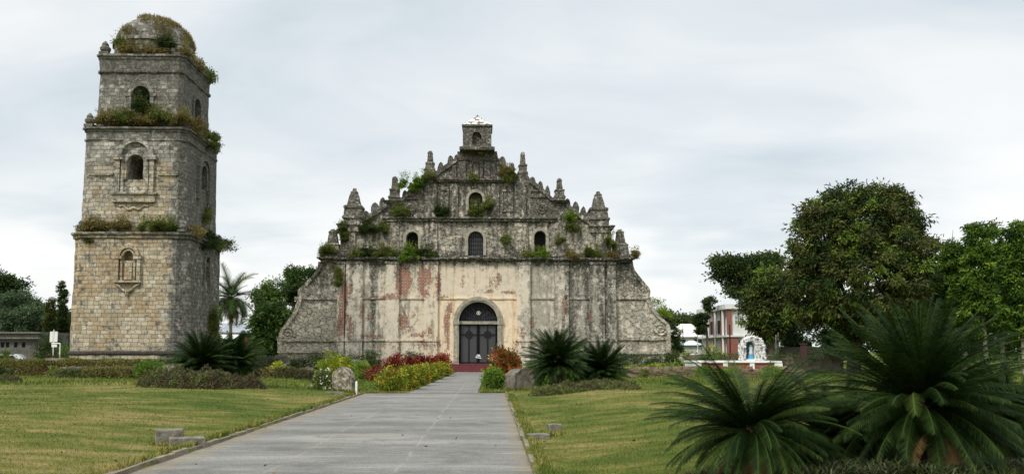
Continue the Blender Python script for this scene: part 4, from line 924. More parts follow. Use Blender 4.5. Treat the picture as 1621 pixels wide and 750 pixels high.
weeds([(519, 397, 11, 9, G_WEED, 'green weeds below the outermost left pinnacle at the main cornice end'),
       (541, 368, 6, 16, G_WEED, 'upright green shrub growing beside the outer left corner of the gable'),
       (533, 440, 5, 24, G_WEED, 'dark green creeper hanging below the cornice at the left wing joint'),
       (562, 402, 12, 6, G_WEED, 'low weeds on the main cornice under the left end block'),
       (583, 400, 12, 7, G_DARK, 'dark weeds on the main cornice between end block and first left pilaster'),
       (610, 397, 17, 9, G_WEED, 'broad green bush on the main cornice left of the left gable window'),
       (650, 400, 13, 12, G_BRIGHT, 'bright green bush on the cornice just below the left gable window'),
       (677, 400, 15, 8, G_DARK, 'dark green bush on the cornice right of the left gable window'),
       (583, 358, 12, 13, G_DARK, 'dark creeper spreading over the left gable shoulder under the merlons'),
       (606, 361, 5, 8, G_WEED, 'small creeper beside the first left pilaster head'),
       (632, 335, 15, 8, G_WEED, 'green bush on the upper string cornice below the second left pinnacle'),
       (649, 289, 17, 12, G_BRIGHT, 'light feathery shrub growing on the left gable slope between two pinnacles'),
       (678, 279, 9, 6, G_WEED, 'green weeds at the foot of the third left pinnacle'),
       (698, 331, 9, 10, G_DARK, 'dark green bush on the cornice left of the saint niche'),
       (753, 331, 10, 9, G_WEED, 'green bush filling the foot of the saint niche'),
       (773, 322, 6, 6, G_WEED, 'small weed growing right of the saint niche'),
       (748, 282, 5, 4, G_WEED, 'tiny weed under the blind arch near the top of the gable'),
       (806, 277, 9, 8, G_WEED, 'yellowish weeds under the third right pinnacle'),
       (903, 344, 8, 5, G_BRIGHT, 'bright green tuft on the right gable slope beneath the merlons'),
       (908, 360, 8, 6, G_WEED, 'trailing green tuft on the gable wall right of the right pilaster'),
       (838, 403, 10, 5, G_WEED, 'low weeds on the cornice left of the right gable window'),
       (857, 402, 8, 6, G_BRIGHT, 'bright weeds on the cornice below the right gable window'),
       (886, 380, 5, 4, G_WEED, 'tiny tuft on the wall right of the right gable window'),
       (903, 405, 9, 5, G_DRY, 'dry brown weeds on the cornice right of the right gable window'),
       (938, 400, 13, 7, G_WEED, 'loose green weeds on the cornice under the right end block'),
       (966, 380, 5, 12, G_WEED, 'narrow green creeper between right end block and outermost right pinnacle'),
       (968, 404, 9, 4, G_DRY, 'dry grass on the far right of the main cornice'),
       (1005, 402, 4, 7, G_DRY, 'thin straggling stems at the right tip of the main cornice'),
       (801, 378, 7, 4, G_WEED, 'faint weed patch on the wall between middle and right gable windows'),
       (800, 270, 10, 4, G_DRY, 'dry grass on the right slope near the belfry'),
       (757, 239, 12, 4, G_DRY, 'dry grass at the foot of the belfry shaft')], YC, 'weeds growing on the church front', 'wall_weed')
YT = TYF + .15
weeds([(250, 183, 20, 8, G_WEED, 'leafy green bush on the upper tower ledge right of the arched opening'),
       (223, 166, 8, 15, G_DARK, 'dense dark creeper filling the top arched opening of the tower'),
       (196, 186, 17, 6, G_WEED, 'green weeds on the upper tower ledge left of the arched opening'),
       (170, 188, 14, 7, G_DRY, 'rusty dry weeds at the left end of the upper tower ledge'),
       (288, 188, 12, 8, G_DRY, 'dry weeds at the front right corner of the upper tower ledge'),
       (224, 190, 20, 4, G_DRY, 'dry grass strip under the top arched opening of the tower')], TYF + .55, 'weeds growing on the tower ledges', 'ledge_weed')
weeds([(150, 357, 19, 5, G_DRY, 'rusty dry grass at the left end of the lower tower ledge'),
       (192, 356, 12, 4, G_DRY, 'dry grass clump on the lower tower ledge below the balcony'),
       (236, 358, 14, 5, G_WEED, 'green weeds on the lower tower ledge beside the urn'),
       (264, 357, 15, 5, G_WEED, 'green weeds at the right part of the lower tower ledge'),
       (142, 380, 4, 4, G_DARK, 'small dark weed under the lower ledge at the left tower edge')], YT, 'weeds growing on the tower ledges', 'ledge_weed')
def side_weeds(lst):
    for (x, y, z, rx, ry, rz, m_, label) in lst:
        rng = rg(); V, tt, cc = crown_arrays([(x, y, z, rx, ry, rz), (x, y + ry * .5, z + rz * .3, rx * .8, ry * .4, rz * .7)], int(1500 * ry * rz + 500), .17, rng, clump=.35, clumps=30, droop=.2, tv=.3, shell=.3)
        tag(recenter(quads('ledge_weed', V, tt, m_)), label, 'weeds', 'weeds growing on the tower ledges')
xr1 = TX + 4.35; zA = tz(372) + .5; zB = W(215, 207, Y2)[1] + .7
side_weeds([(xr1 + .1, 65.8, zA, .4, 1.0, .5, G_DRY, 'dry weeds on the lower tower ledge at the near end of the right face'),
            (xr1 + .15, 68.6, zA - .4, .45, 1.6, .8, G_DARK, 'dark creeper trailing from the middle of the lower right tower ledge'),
            (xr1 + .3, 71.8, zA - .3, .7, 1.0, .5, G_WEED, 'feathery plant at the far end of the lower right tower ledge'),
            (xr1 - .3, 66.5, zB, .45, 1.2, .7, G_DRY, 'mixed dry weeds on the upper tower ledge at the near end of the right face'),
            (xr1 - .3, 69.6, zB - .2, .5, 1.7, .8, G_WEED, 'green bushy weeds along the far half of the upper right tower ledge'),
            (xr1 - .42, 69.0, W(215, 325, Y2)[1], .3, .7, .8, G_WEED, 'green plant rooted below the right face opening of the middle tier'),
            (xr1 + .35, 69.5, 2.6, .6, 1.0, 1.0, G_DRY, 'reddish withered bush against the foot of the right tower face'),
            (xr1 + .1, 69.9, 4.4, .4, .9, 1.3, G_WEED, 'hanging green creeper low on the right tower face'),
            (TX + 3.3, TYC - 1.0, ztop + .2, .4, 1.8, .45, G_DRY, 'dry yellow weeds on the tower top along the right parapet'),
            (TX + 3.3, TYC + 2.2, ztop + .2, .45, 1.1, .5, G_WEED, 'green and yellow weeds at the far right corner of the tower top')])
weeds([(262, 68, 11, 8, G_DARK, 'dark green bush on the parapet in front of the dome drum'),
       (203, 79, 9, 5, G_DRY, 'brown dry grass on the parapet left of the dome drum'),
       (189, 66, 4, 5, G_WEED, 'small leafy sprig beside the left corner urn of the tower top'),
       (240, 81, 22, 3, G_DRY, 'strip of dry grass along the front parapet of the tower top'),
       (290, 82, 9, 4, G_DRY, 'withered grass at the right end of the front parapet')], TYC - 3.0, 'weeds growing on the tower top', 'ledge_weed')
rngd = rg(); P = []; Dn = []
for i in range(9000):   # grass skin on the dome: shaggy on the right flank, thin on the left
    a = rngd.random() * 2 * math.pi; t_ = math.acos(1 - rngd.random() * .98); x, y, z = math.cos(a) * math.sin(t_), math.sin(a) * math.sin(t_), math.cos(t_)
    if mnoise.noise(Vector((x, y, z)) * 2.2) + .5 * x - .15 < (-.35 if z > .85 else -.05): continue
    P.append((TX - .3 + x * dr * 1.0, TYC + y * dr * 1.0, zd1 + .25 + (zd2 - zd1 - .25) * z)); Dn.append((x * .6, y * .6, 1.0))
P = np.array(P); Dn = np.array(Dn) + rngd.normal(size=P.shape) * .35
tag(recenter(quads('dome_grass', leafquads(P, Dn, .30 * rngd.uniform(.5, 1.4, len(P)), .05, rngd), rngd.random(len(P)), G_DRY)), 'shaggy dry grass covering the crown and right flank of the tower dome', 'grass', kind='stuff')

# ------------------------------------------------------------------ STONE WALLS
def rubble(name, x0, x1, Y, zt, label, m_, depth=.6, bw=(.25, .7), rh=.17, taper=.0, zb=None, slope=0, seed=1, ragged=.12, group=None):
    r = random.Random(seed); bm = B(); z = -.1; row = 0
    while z < zt:
        h = r.uniform(.8, 1.3) * rh; x = x0 + r.uniform(0, .3)
        while x < x1:
            wd = r.uniform(*bw); top = GZ(min(x, x1), Y) + zt * (1 - slope * (x - x0) / (x1 - x0)) + ragged * mnoise.noise(Vector((x * .6, seed, 0)))
            if GZ(x, Y) + z < top - .05 and not (z + h > zt and r.random() < .35): rbox(bm, (x + wd / 2, Y + r.uniform(-.06, .06) + taper * z, GZ(x, Y) + z), (wd * .97, depth, h * .97), r.uniform(-.06, .06), .025, r)
            x += wd
        z += h * .93
    rough(bm, .03, 3); o = recenter(bobj(name, bm, m_)); return tag(o, label, 'stone wall', group)
M_RUB = mottled('dark_rubble', (.17, .15, .115), .65, 1.9, .95, .1, bump=.7)
M_RUB2 = mottled('brown_rubble', (.20, .155, .11), .6, 2.2, .95, .1, bump=.7)
rubble('rubble_wall', X_(985, 57), X_(1262, 57), 57, .62, 'low dry stone rubble wall running along the right lawn below the white planter', M_RUB2, seed=3)
rubble('stone_wall', X_(1078, 68), X_(1320, 68), 68, 1.35, 'taller dark stone wall behind the shrine and white planter', M_RUB, seed=5, rh=.25, bw=(.5, 1.1))
rubble('rubble_wall', X_(86, 55.5), X_(240, 55.5), 55.5, .68, 'overgrown ruined rubble wall on the left lawn before the bell tower', M_RUB, seed=8, ragged=.3)
rubble('stone_wall', X_(-40, 61), X_(232, 61), 61, .95, 'long earthy boundary wall at the left under a mat of brown weeds', M_RUB2, seed=9, rh=.25, bw=(.5, 1.1))
rubble('stone_wall', X_(392, 78), X_(445, 78), 78, 1.25, 'grey stone wall between the palm and the left church wing', M_RUB, seed=10, rh=.25, bw=(.5, 1.1))
rubble('garden_kerb_wall', X_(395, 56), X_(545, 56), 56, .5, 'low dark garden wall behind the upright lawn stone', M_RUB, seed=12, rh=.2)
def overgrow(name, x0, x1, Y, z0, z1, m_, label, n=3500, leaf=.13, kind='stuff', tb=.5, dy=.45, tv=.3):
    rng = rg(); x = rng.uniform(x0, x1, n); u = rng.random(n) ** .7; nz = np.array([mnoise.noise(Vector((a * .7, Y, 1))) for a in x]); z = np.array([GZ(a, Y) for a in x]) + z0 + (z1 - z0) * u * (1 + .35 * nz); y = Y - dy * (1 - u * .9) + rng.normal(size=n) * .15
    tt = tb + tv * nz * 1.5 + rng.normal(size=n) * .14; P = np.stack([x, y, z], 1); D = rng.normal(size=P.shape) + np.array([0, -.5, .4])
    return tag(recenter(quads(name, leafquads(P, D, leaf * rng.uniform(.6, 1.4, n), leaf * .45, rng), tt, m_)), label, 'undergrowth', kind=kind)
overgrow('wall_creeper', X_(-40, 61), X_(232, 61), 60.7, .0, 1.0, G_DRY, 'mat of brown and green weeds draped over the long left boundary wall', 15000, tb=.42)
overgrow('wall_creeper', X_(-40, 61), X_(300, 61), 60.9, .7, 1.15, G_WEED, 'green fringe along the top of the left boundary wall', 6500, tb=.5)
overgrow('wall_creeper', X_(84, 55.3), X_(250, 55.3), 55.1, .0, .62, G_WEED, 'creeping green weeds over the ruined rubble wall on the left lawn', 3200, tb=.4)
overgrow('wall_creeper', X_(140, 55.3), X_(240, 55.3), 55.0, .1, .75, G_DRY, 'dry stalks over the right half of the ruined rubble wall', 1500, tb=.5)
overgrow('wall_creeper', X_(1000, 57), X_(1262, 57), 56.6, .0, .45, G_DRY, 'sparse dry weeds at the foot of the right rubble wall', 1400, leaf=.1)
overgrow('wall_creeper', X_(1078, 68), X_(1320, 68), 67.6, .9, 1.6, G_WEED, 'weeds along the top of the dark wall behind the shrine', 2600, leaf=.13, tb=.3)
overgrow('wall_creeper', X_(395, 56), X_(470, 56), 55.6, .0, .62, G_DRY, 'brownish creeper at the left part of the low garden wall', 2400, leaf=.12, tb=.5)
overgrow('wall_creeper', X_(440, 56), X_(530, 56), 55.5, .0, .6, G_MAT, 'purple grey creeper over the low garden wall', 5200, leaf=.11, tb=.35)
overgrow('wall_creeper', X_(395, 78), X_(445, 78), 77.5, .1, 1.3, G_WEED, 'weeds over the grey wall beside the left church wing', 1300, leaf=.12, tb=.2)

# ------------------------------------------------------------------ LAWN OBJECTS
def profile_stone(name, px, Y, w_, h_, d_, rz, label, rounded, m_=None, zo=-.1):
    x = X_(px, Y, 600); zg = GZ(x, Y); bm = B()
    if rounded: loop = [(-w_ / 2, zo), (w_ / 2, zo), (w_ / 2, h_ * .62)] + [(w_ / 2 * math.cos(a), h_ * .62 + h_ * .38 * math.sin(a)) for a in np.linspace(.2, math.pi - .2, 10)] + [(-w_ / 2, h_ * .62)]
    else: loop = [(-w_ / 2, zo), (w_ / 2, zo), (w_ / 2, h_ * .80), (w_ * .38, h_ * .92), (w_ * .1, h_), (-w_ * .25, h_ * .96), (-w_ * .45, h_ * .72), (-w_ / 2, h_ * .4)]
    loops_prism(bm, [loop], -d_ / 2, d_ / 2); grid(bm, .12); bmesh.ops.bevel(bm, geom=[e for e in bm.edges if e.calc_face_angle(0) > .8], offset=.04, segments=2, affect='EDGES')
    rough(bm, .025, 3); o = bobj(name, bm, m_ or M_GREYST, smooth=False); o.location = (x, Y, zg); o.rotation_euler = (0, 0, rz)
    o['label'] = label; return o
def face_build(nb):
    o = nb.obj(); so = nb.sep(o); n = nb.noise(3.2, 6, o, .65); c = nb.mix(nb.step(n, .5, .06), (.11, .10, .075), (.30, .265, .20))
    return nb.mix(nb.m('MULTIPLY', nb.step(nb.noise(5, 5, o), .57, .03), .7), c, (.50, .46, .38)), nb.bump(n, .6, .05)
M_MARK = mat('mossy_marker_stone', face_build, .95, .1)
tag(profile_stone('marker_stone', 544, 43, .98, 1.22, .42, math.radians(-14), 'upright round topped lichen covered stone at the left lawn corner', True, M_MARK), cat='stone')
bm = B(); loops_prism(bm, [[(.36 * math.cos(a), .5 + .42 * math.sin(a)) for a in np.linspace(0, math.pi, 10)] + [(-.36, .08), (.36, .08)]], -.27, -.2)
tag(profile_stone('boulder', 823, 45.5, 1.25, 1.1, .95, math.radians(28), 'squat dark boulder at the right corner where the path narrows', False), cat='stone')
bm.free()
# flat slab, white peg
x = X_(524, 38.5, 630); bm = B(); rbox(bm, (0, 0, -.05), (.75, .5, .17), .2, .02, rk); rough(bm, .02, 3); o = bobj('stone_slab', bm, M_CONC); o.location = (x, 39.5, GZ(x, 39.5)); tag(o, 'small flat grey slab sunk in the grass before the round topped stone', 'slab')
bm = B(); lathe(bm, [(.05, -.1), (.05, .5), (.045, .56), (.01, .62)], (0, 0, 0), 8); o = bobj('white_peg', bm, M_WHITE); Yp = 39.6; x = X_(564, Yp, 620); o.location = (x, Yp, GZ(x, Yp)); tag(o, 'short white painted peg at the corner of the left kerb', 'post')
# concrete steps left
def steps(px, Y, lst, rz, label, name='concrete_steps', cat='steps'):
    x = X_(px, Y, 690); zg = GZ(x, Y); bm = B()
    for (a, b, z0_, s0, s1, s2) in lst: rbox(bm, (a, b, z0_), (s0, s1, s2), 0, .008, rk)
    bmesh.ops.bevel(bm, geom=bm.edges[:], offset=.015, segments=1, affect='EDGES'); grid(bm, .10, 'xyz'); rough(bm, .016, 5)
    o = bobj(name, bm, M_CONC); o.location = (x, Y, zg - .1); o.rotation_euler = (0, 0, rz); return tag(o, label, cat)
steps(287, 18.7, [(-.24, .26, 0, .56, .50, .40), (.12, -.16, 0, .72, .44, .25)], math.radians(20), 'two weathered concrete steps standing in the left lawn near the kerb')
steps(852, 19.4, [(0, 0, 0, .46, .34, .22)], math.radians(16), 'flat concrete block in the right lawn nearest the path kerb', 'concrete_block', 'block')
steps(878, 21.3, [(0, 0, 0, .32, .28, .25)], math.radians(10), 'smaller concrete block in the right lawn behind the first one', 'concrete_block', 'block')

# ------------------------------------------------------------------ CYCADS
cycad(1458, 11.6, 644, 1.74, 'largest foreground cycad with a wide dark crown at the right edge of the photo', nf=250, nleaf=84, tr=.20, lw=.0115, lo=-.38, hi=1.5, curve=.60, dead=16, ll=.21)
cycad(1190, 11.7, 684, 1.62, 'second foreground cycad with shaggy brown trunk left of the largest one', nf=160, nleaf=80, tr=.22, lw=.011, hi=1.2, lo=-.20, curve=.70, dead=60, ll=.18)
cycad(1335, 12.6, 705, 1.35, 'small low cycad squeezed between the two foreground cycads', nf=140, nleaf=90, tr=.14, lw=.010, dead=20, ll=.22)
cycad(1600, 13.2, 672, 1.45, 'low cycad overlapped by the largest one at the right photo edge', nf=130, nleaf=90, tr=.16, lw=.010, dead=20, ll=.24)
cycad(882, 41, 577, 2.05, 'dark cycad with bare thick trunk right of the path boulder', nf=150, nleaf=40, tr=.38, lw=.04, hi=1.5, lo=-.25, curve=.60, dead=10, ll=.34)
cycad(951, 42.5, 588, 1.95, 'spiky cycad with low crown just right of the bare trunked one', nf=140, nleaf=38, tr=.3, lw=.038, hi=1.5, lo=-.3, curve=.5, dead=14, ll=.32)
cycad(320, 41, 578, 1.95, 'broad cycad in front of the tower corner, left of its pair', nf=150, nleaf=38, tr=.3, lw=.04, hi=1.5, lo=-.45, curve=.65, dead=12, ll=.32)
cycad(372, 43, 576, 1.9, 'broad cycad in front of the palm, right of its pair', nf=150, nleaf=38, tr=.3, lw=.04, hi=1.5, lo=-.45, curve=.65, dead=12, ll=.32)
kx = lambda px, Y: X_(px, Y, 610)
mound('ground_cover', [(kx(262, 38.5), 38.5, .9), (kx(295, 38.0), 38.2, 1.3), (kx(330, 38.5), 38.6, 1.2), (kx(240, 39), 39.2, .7)], G_MAT, 'purple grey ground cover heaped at the left foot of the tower side cycads', 'ground cover', n=8500, h=1.05, leaf=.14, kind='stuff', tb=.55)
mound('ground_cover', [(kx(360, 39.5), 39.8, 1.1), (kx(390, 40), 40.3, .8)], G_MAT, 'ground cover trailing right below the cycad in front of the palm', 'ground cover', n=4600, h=.8, leaf=.13, kind='stuff', tb=.35)
mound('ground_cover', [(kx(875, 36.5), 37.0, 1.0), (kx(905, 37), 37.6, 1.1), (kx(935, 37.5), 38.0, 1.1), (kx(970, 38.5), 38.8, 1.1), (kx(995, 39), 39.3, .6)], G_MAT, 'long bed of grey green ground cover under the two mid lawn cycads', 'ground cover', n=9000, h=.5, leaf=.12, kind='stuff', tb=.65)
G_CORD = foliage('dark_cordyline', [(.03, .02, .018), (.07, .035, .03), (.08, .07, .035), (.06, .09, .03)])
def straps(name, pts, n, L, m_, label, cat, lw=.03, tb=.5):
    rng = rg(); V, T = [], []
    for k in range(n):
        x, y, r = pts[rng.integers(len(pts))]; a = rng.random() * 2 * math.pi; q = r * math.sqrt(rng.random()); p = np.array([x + q * math.cos(a), y + q * math.sin(a), 0]); p[2] = GZ(p[0], p[1]); az = rng.random() * 2 * math.pi; tt = np.clip(tb + rng.normal() * .2, 0, 1)
        for j in range(5):
            a2 = az + j * 1.3 + rng.normal() * .3; l = L * rng.uniform(.6, 1.2); d = np.array([math.cos(a2), math.sin(a2), 0]); s = np.array([-d[1], d[0], 0]) * lw / 2; e = rng.uniform(.9, 1.5); prev = p
            for i in range(3):
                nxt = prev + (d * math.cos(e) + np.array([0, 0, math.sin(e)])) * l / 3; w0, w1 = (1, 1.1) if i == 0 else ((1.1, .8) if i == 1 else (.8, .1)); V.append([prev - s * w0, prev + s * w0, nxt + s * w1, nxt - s * w1]); T.append(tt); prev = nxt; e -= .55
    return tag(recenter(quads(name, np.array(V), np.array(T), m_)), label, cat, kind='stuff')
straps('strap_leaf_bed', [(X_(p, y_, 740), y_, .30) for p, y_ in ((1095, 11.8), (1130, 11.5), (1160, 11.2), (1120, 11.0), (1180, 10.9), (1220, 10.9))], 330, .22, G_CORD, 'low dark red strap leaved plants at the foot of the second foreground cycad', 'plants')
straps('strap_leaf_bed', [(X_(p, y_, 740), y_, .45) for p, y_ in ((1300, 10.9), (1360, 10.9), (1420, 11.0), (1480, 10.8), (1540, 11.0), (1600, 11.2), (1300, 11.8), (1400, 12.0), (1540, 12.0), (1640, 11.6))], 900, .32, foliage('strap_grass', [(.018, .03, .014), (.04, .06, .025), (.08, .10, .045), (.16, .17, .09)]), 'grey green strap leaved undergrowth beneath the largest foreground cycad', 'plants', lw=.018)

# ------------------------------------------------------------------ SHRUBS AROUND THE CHURCH
# clipped croton hedge left of the narrow path
hx = lambda px, Y: X_(px, Y, 600)
for i, (px, Y, pt, wd, lab) in enumerate([(618, 43.6, 581, 50, 'nearest and largest orange flowering yellow hedge shrub at the left edge of the narrow path'), (650, 46.0, 577, 36, 'second yellow hedge shrub from the near end beside the narrow path'), (664, 50.5, 576, 34, 'third yellow hedge shrub from the near end beside the narrow path'), (680, 56, 576, 30, 'fourth yellow hedge shrub from the near end beside the narrow path'), (691, 62, 575, 26, 'fifth yellow hedge shrub, second from the church end of the hedge'), (702, 69, 573, 24, 'small yellow hedge shrub nearest the church steps')]):
    bush('hedge_shrub', px, pt, wd, Y, G_HEDGE, lab, 'shrub', 'yellow croton shrubs lining the narrow path', n=3600, leaf=.12, flowers=(G_ORF, 34, .11), tb=.48, tv=.3, depth=1.3, bumpy=5)
for (px, Y, pt, wd, lab) in [(624, 64, 560, 30, 'dark red cordyline clump at the left end of the red row before the church wall'), (650, 66, 567, 28, 'dark red cordyline clump in the middle of the red row'), (672, 68, 560, 32, 'tall dark red cordyline clump behind the yellow hedge'), (692, 70, 559, 26, 'dark red cordyline clump at the right end of the red row'), (702, 74, 562, 14, 'small red cordyline next to the church steps')]:
    bush('red_cordyline', px, pt, wd, Y, G_RED, lab, 'shrub', 'red cordylines before the church wall', n=1500, leaf=.26, asp=.3, tb=.45, clump=.34)
bush('green_shrub', 652, 553, 30, 76, G_DARK, 'dark green shrub behind the red cordylines against the church wall', 'shrub', n=2400, leaf=.13)
bush('green_shrub', 592, 554, 30, 78, G_DARK, 'dark green shrub left of the red cordylines against the church wall', 'shrub', n=2400, leaf=.13)
for (px, lab, pt) in ((470, 'dark hedge section at the foot of the left church wing', 563), (505, 'dark hedge section below the left wing and wall joint', 561), (540, 'dark hedge section behind the variegated yellow shrub', 556), (570, 'dark hedge section left of the church wall shrubs', 558)):
    bush('dark_hedge', px, pt, 42, 79, G_DARK, lab, 'hedge', 'dark hedge along the church foot', n=2400, leaf=.12, bumpy=5)
bush('variegated_shrub', 525, 557, 46, 54, G_YEL, 'large variegated yellow shrub behind the round topped stone', 'shrub', n=3000, leaf=.15, tb=.45)
bush('variegated_shrub', 548, 564, 20, 53, G_YEL, 'small variegated yellow shrub right behind the round topped stone', 'shrub', n=1300, leaf=.15, tb=.4)
bush('lime_shrub', 572, 569, 30, 60, G_BRIGHT, 'lime green shrub between the variegated shrub and the red cordylines', 'shrub', n=1700, leaf=.13, tb=.7)
bush('lime_shrub', 440, 571, 22, 62, G_YEL, 'low lime yellow shrub near the left church wing', 'shrub', n=1100, leaf=.13, tb=.45)
bush('red_low_shrub', 590, 578, 30, 58, G_RED, 'low dull red shrub at the left end of the yellow hedge', 'shrub', n=900, leaf=.13, tb=.4)
bush('flowering_bush', 513, 585, 42, 45.5, G_WEED, 'white flowered green bush left of the round topped stone', 'shrub', n=1900, leaf=.12, flowers=(G_FLW, 34, .12), tb=.35)
overgrow('border_planting', X_(395, 60), X_(560, 60), 60, .0, .5, G_YEL, 'mixed yellow and green border plants before the left church wing', 3200, leaf=.12, tb=.3)
overgrow('border_planting', X_(470, 59), X_(560, 59), 58.7, .0, .4, G_RED, 'low reddish border plants behind the low garden wall', 700, leaf=.12, tb=.5)
bush('green_shrub', 240, 570, 44, 53, G_BRIGHT, 'fresh green shrub at the right end of the ruined wall on the left lawn', 'shrub', n=2600, leaf=.14, tb=.35)
bush('green_shrub', -2, 578, 40, 52, G_DARK, 'dark bush cut by the left edge of the photo on the lawn', 'shrub', n=1700, leaf=.13)
mound('ground_cover', [(X_(10, 49), 49, .9)], G_MAT, 'grey ground cover beside the dark bush at the left photo edge', 'ground cover', n=1500, h=.5, leaf=.13, kind='stuff')
bush('green_shrub', 14, 551, 26, 66, G_MID, 'round green shrub in front of the silver van', 'shrub', n=1500, leaf=.14)
bush('green_shrub', 84, 558, 26, 67, G_MAT, 'low brownish shrub at the foot of the sign', 'shrub', n=900, leaf=.14)
# right of the path
bush('fiery_croton', 800, 553, 50, 57, G_FIRE, 'tall croton shrub with fiery red top right of the church steps', 'shrub', n=3400, leaf=.26, asp=.36, tb=.55, clump=.38, flowers=(G_FIRE, 60, .22))
bush('green_shrub', 782, 581, 40, 46.5, G_BRIGHT, 'fresh green shrub left of the dark boulder at the path edge', 'shrub', n=2800, leaf=.13, tb=.45)
bush('lime_shrub', 853, 585, 34, 49, G_BRIGHT, 'yellow green shrub between the boulder and the mid lawn cycad', 'shrub', n=1600, leaf=.13, tb=.5)
bush('green_shrub', 915, 582, 40, 52, G_BRIGHT, 'bright green shrub behind the two mid lawn cycads', 'shrub', n=1600, leaf=.13, tb=.4)
bush('green_shrub', 837, 572, 30, 64, G_MID, 'mid green shrub at the wall right of the fiery croton', 'shrub', n=1300, leaf=.13)
for (px, pt, lab) in ((985, 560, 'dark hedge section right behind the mid lawn cycads'), (1012, 560, 'dark hedge section below the right church wing'), (1040, 563, 'dark hedge section at the right end of the right wing'), (930, 565, 'dark hedge section hidden behind the mid lawn cycads')):
    bush('dark_hedge', px, pt, 40, 76, G_DARK, lab, 'hedge', 'dark hedge along the church foot', n=2000, leaf=.12, bumpy=4)
overgrow('border_planting', X_(985, 62), X_(1060, 62), 62, .2, .75, G_YEL, 'low yellowish plants before the right church wing', 900, leaf=.12, tb=.3)
bush('conical_shrub', 1064, 554, 26, 62, G_MIX, 'brownish green conical shrub at the corner of the right church wing', 'shrub', n=1500, leaf=.15, tb=.6)
bush('lime_shrub', 1063, 573, 30, 60.5, G_BRIGHT, 'low bright green shrub at the foot of the conical shrub', 'shrub', n=900, leaf=.13, tb=.5)
bush('round_shrub', 1125, 543, 38, 72, G_YEL, 'round yellow green shrub in front of the two storey building', 'shrub', n=2400, leaf=.13, tb=.35)
bush('round_shrub', 1122, 560, 28, 64, G_MID, 'dark green shrub just above the white planter', 'shrub', n=1200, leaf=.13, zb=.9)
bush('round_shrub', 1086, 552, 14, 80, G_YEL, 'tiny yellow shrub near the parked white car', 'shrub', n=500, leaf=.15, tb=.6)
for (px, pt, wd, lab) in ((1114, 580, 30, 'green bush against the rubble wall under the left part of the planter'), (1152, 583, 34, 'green bush against the rubble wall under the middle of the planter'), (1221, 580, 42, 'green bush against the rubble wall under the right end of the planter')):
    bush('green_shrub', px, pt, wd, 55.8, G_BRIGHT, lab, 'shrub', 'green bushes along the right rubble wall', n=1500, leaf=.11, tb=.5)
bush('green_shrub', 1171, 575, 12, 57.5, G_BRIGHT, 'small bush before the middle panel of the white planter', 'shrub', n=450, leaf=.11, tb=.5)
bush('green_shrub', 1021, 584, 16, 56, G_WEED, 'small green plant at the left part of the right rubble wall', 'shrub', n=500, leaf=.11, tb=.4)

# ------------------------------------------------------------------ TREES
tree('broadleaf_tree', 1360, 66, [(1372, 352, 74, 56), (1300, 392, 54, 66, -1), (1432, 385, 42, 64, 1), (1360, 450, 108, 84, -1.5), (1272, 455, 34, 66, -1), (1445, 480, 40, 60), (1392, 316, 40, 24), (1335, 322, 34, 24), (1290, 345, 22, 22), (1420, 330, 26, 24)], G_MIX, 'huge dense dark green tree with rusty tips right of the church', 110000, .32, clump=.55, clumps=1300, trunk_r=.5, shell=.55, tb=.54, tv=.30, droop=.45, asp=.36, spray=3, trunk_px=1350, branch=26)
tree('flat_topped_tree', 1165, 104, [(1160, 422, 26, 15), (1185, 436, 30, 24), (1142, 436, 10, 18), (1195, 420, 30, 12), (1212, 414, 20, 7), (1172, 455, 18, 16)], G_DARK, 'dark flat topped tree behind the two storey building', 20000, .42, clump=1.0, clumps=110, trunk_r=.35, tb=.45, tv=.25, asp=.5, trunk_px=1170)
tree('brownish_tree', 1215, 82, [(1218, 480, 36, 44), (1200, 488, 20, 24), (1235, 450, 32, 30), (1215, 515, 22, 18)], G_MIX, 'brownish green tree between the flat topped tree and the huge tree', 17000, .36, clump=.8, clumps=150, trunk_r=.3, tb=.55, tv=.28, droop=.4, spray=2, trunk_px=1222)
for (px, Y, el, lab, bb) in ((1520, 62, [(1512, 408, 17, 28), (1508, 440, 20, 40), (1520, 480, 26, 50)], 'bright green upright tree next to the huge dark tree', .5),
                     (1552, 60, [(1546, 382, 15, 30), (1548, 420, 18, 40), (1552, 470, 26, 56)], 'slim bright green upright tree, second from the huge dark tree', .55),
                     (1578, 61, [(1572, 385, 13, 30), (1576, 425, 18, 40), (1582, 475, 28, 56)], 'slim bright green upright tree, third from the huge dark tree', .45),
                     (1612, 57, [(1606, 372, 15, 28), (1618, 400, 22, 50), (1604, 430, 20, 50), (1616, 480, 36, 60)], 'tallest bright green tree cut by the right photo edge', .5),
                     (1660, 60, [(1655, 420, 30, 66), (1660, 480, 40, 60)], 'bright green tree just beyond the right photo edge', .5)):
    tree('upright_tree', px, Y, el, G_UP, lab, 22000, .24, group='bright green trees at the right', clump=.27, clumps=300, trunk_r=.16, tb=bb, tv=.25, droop=.5, asp=.4, spray=3, bark=M_BARKP, branch=8, trunk_px=px + 10, shell=.45)
tree('sparse_tree', 1490, 76, [(1487, 420, 20, 44), (1480, 470, 24, 50), (1565, 372, 14, 20)], G_MIX, 'sparse brownish tree in the gap between dark and bright trees', 7000, .3, clump=.55, clumps=90, trunk_r=.14, tb=.35, tv=.2, trunk_px=1492)
for (px, Y, el, lab) in ((1330, 84, [(1300, 520, 60, 34), (1380, 515, 70, 36)], 'dark undergrowth trees below the huge tree'), (1500, 80, [(1490, 520, 60, 40), (1580, 515, 70, 44)], 'dark undergrowth trees below the bright trees')):
    tree('understorey_tree', px, Y, el, G_DARK, lab, 16000, .38, clump=.9, clumps=120, trunk_r=.2, tb=.25, tv=.2)
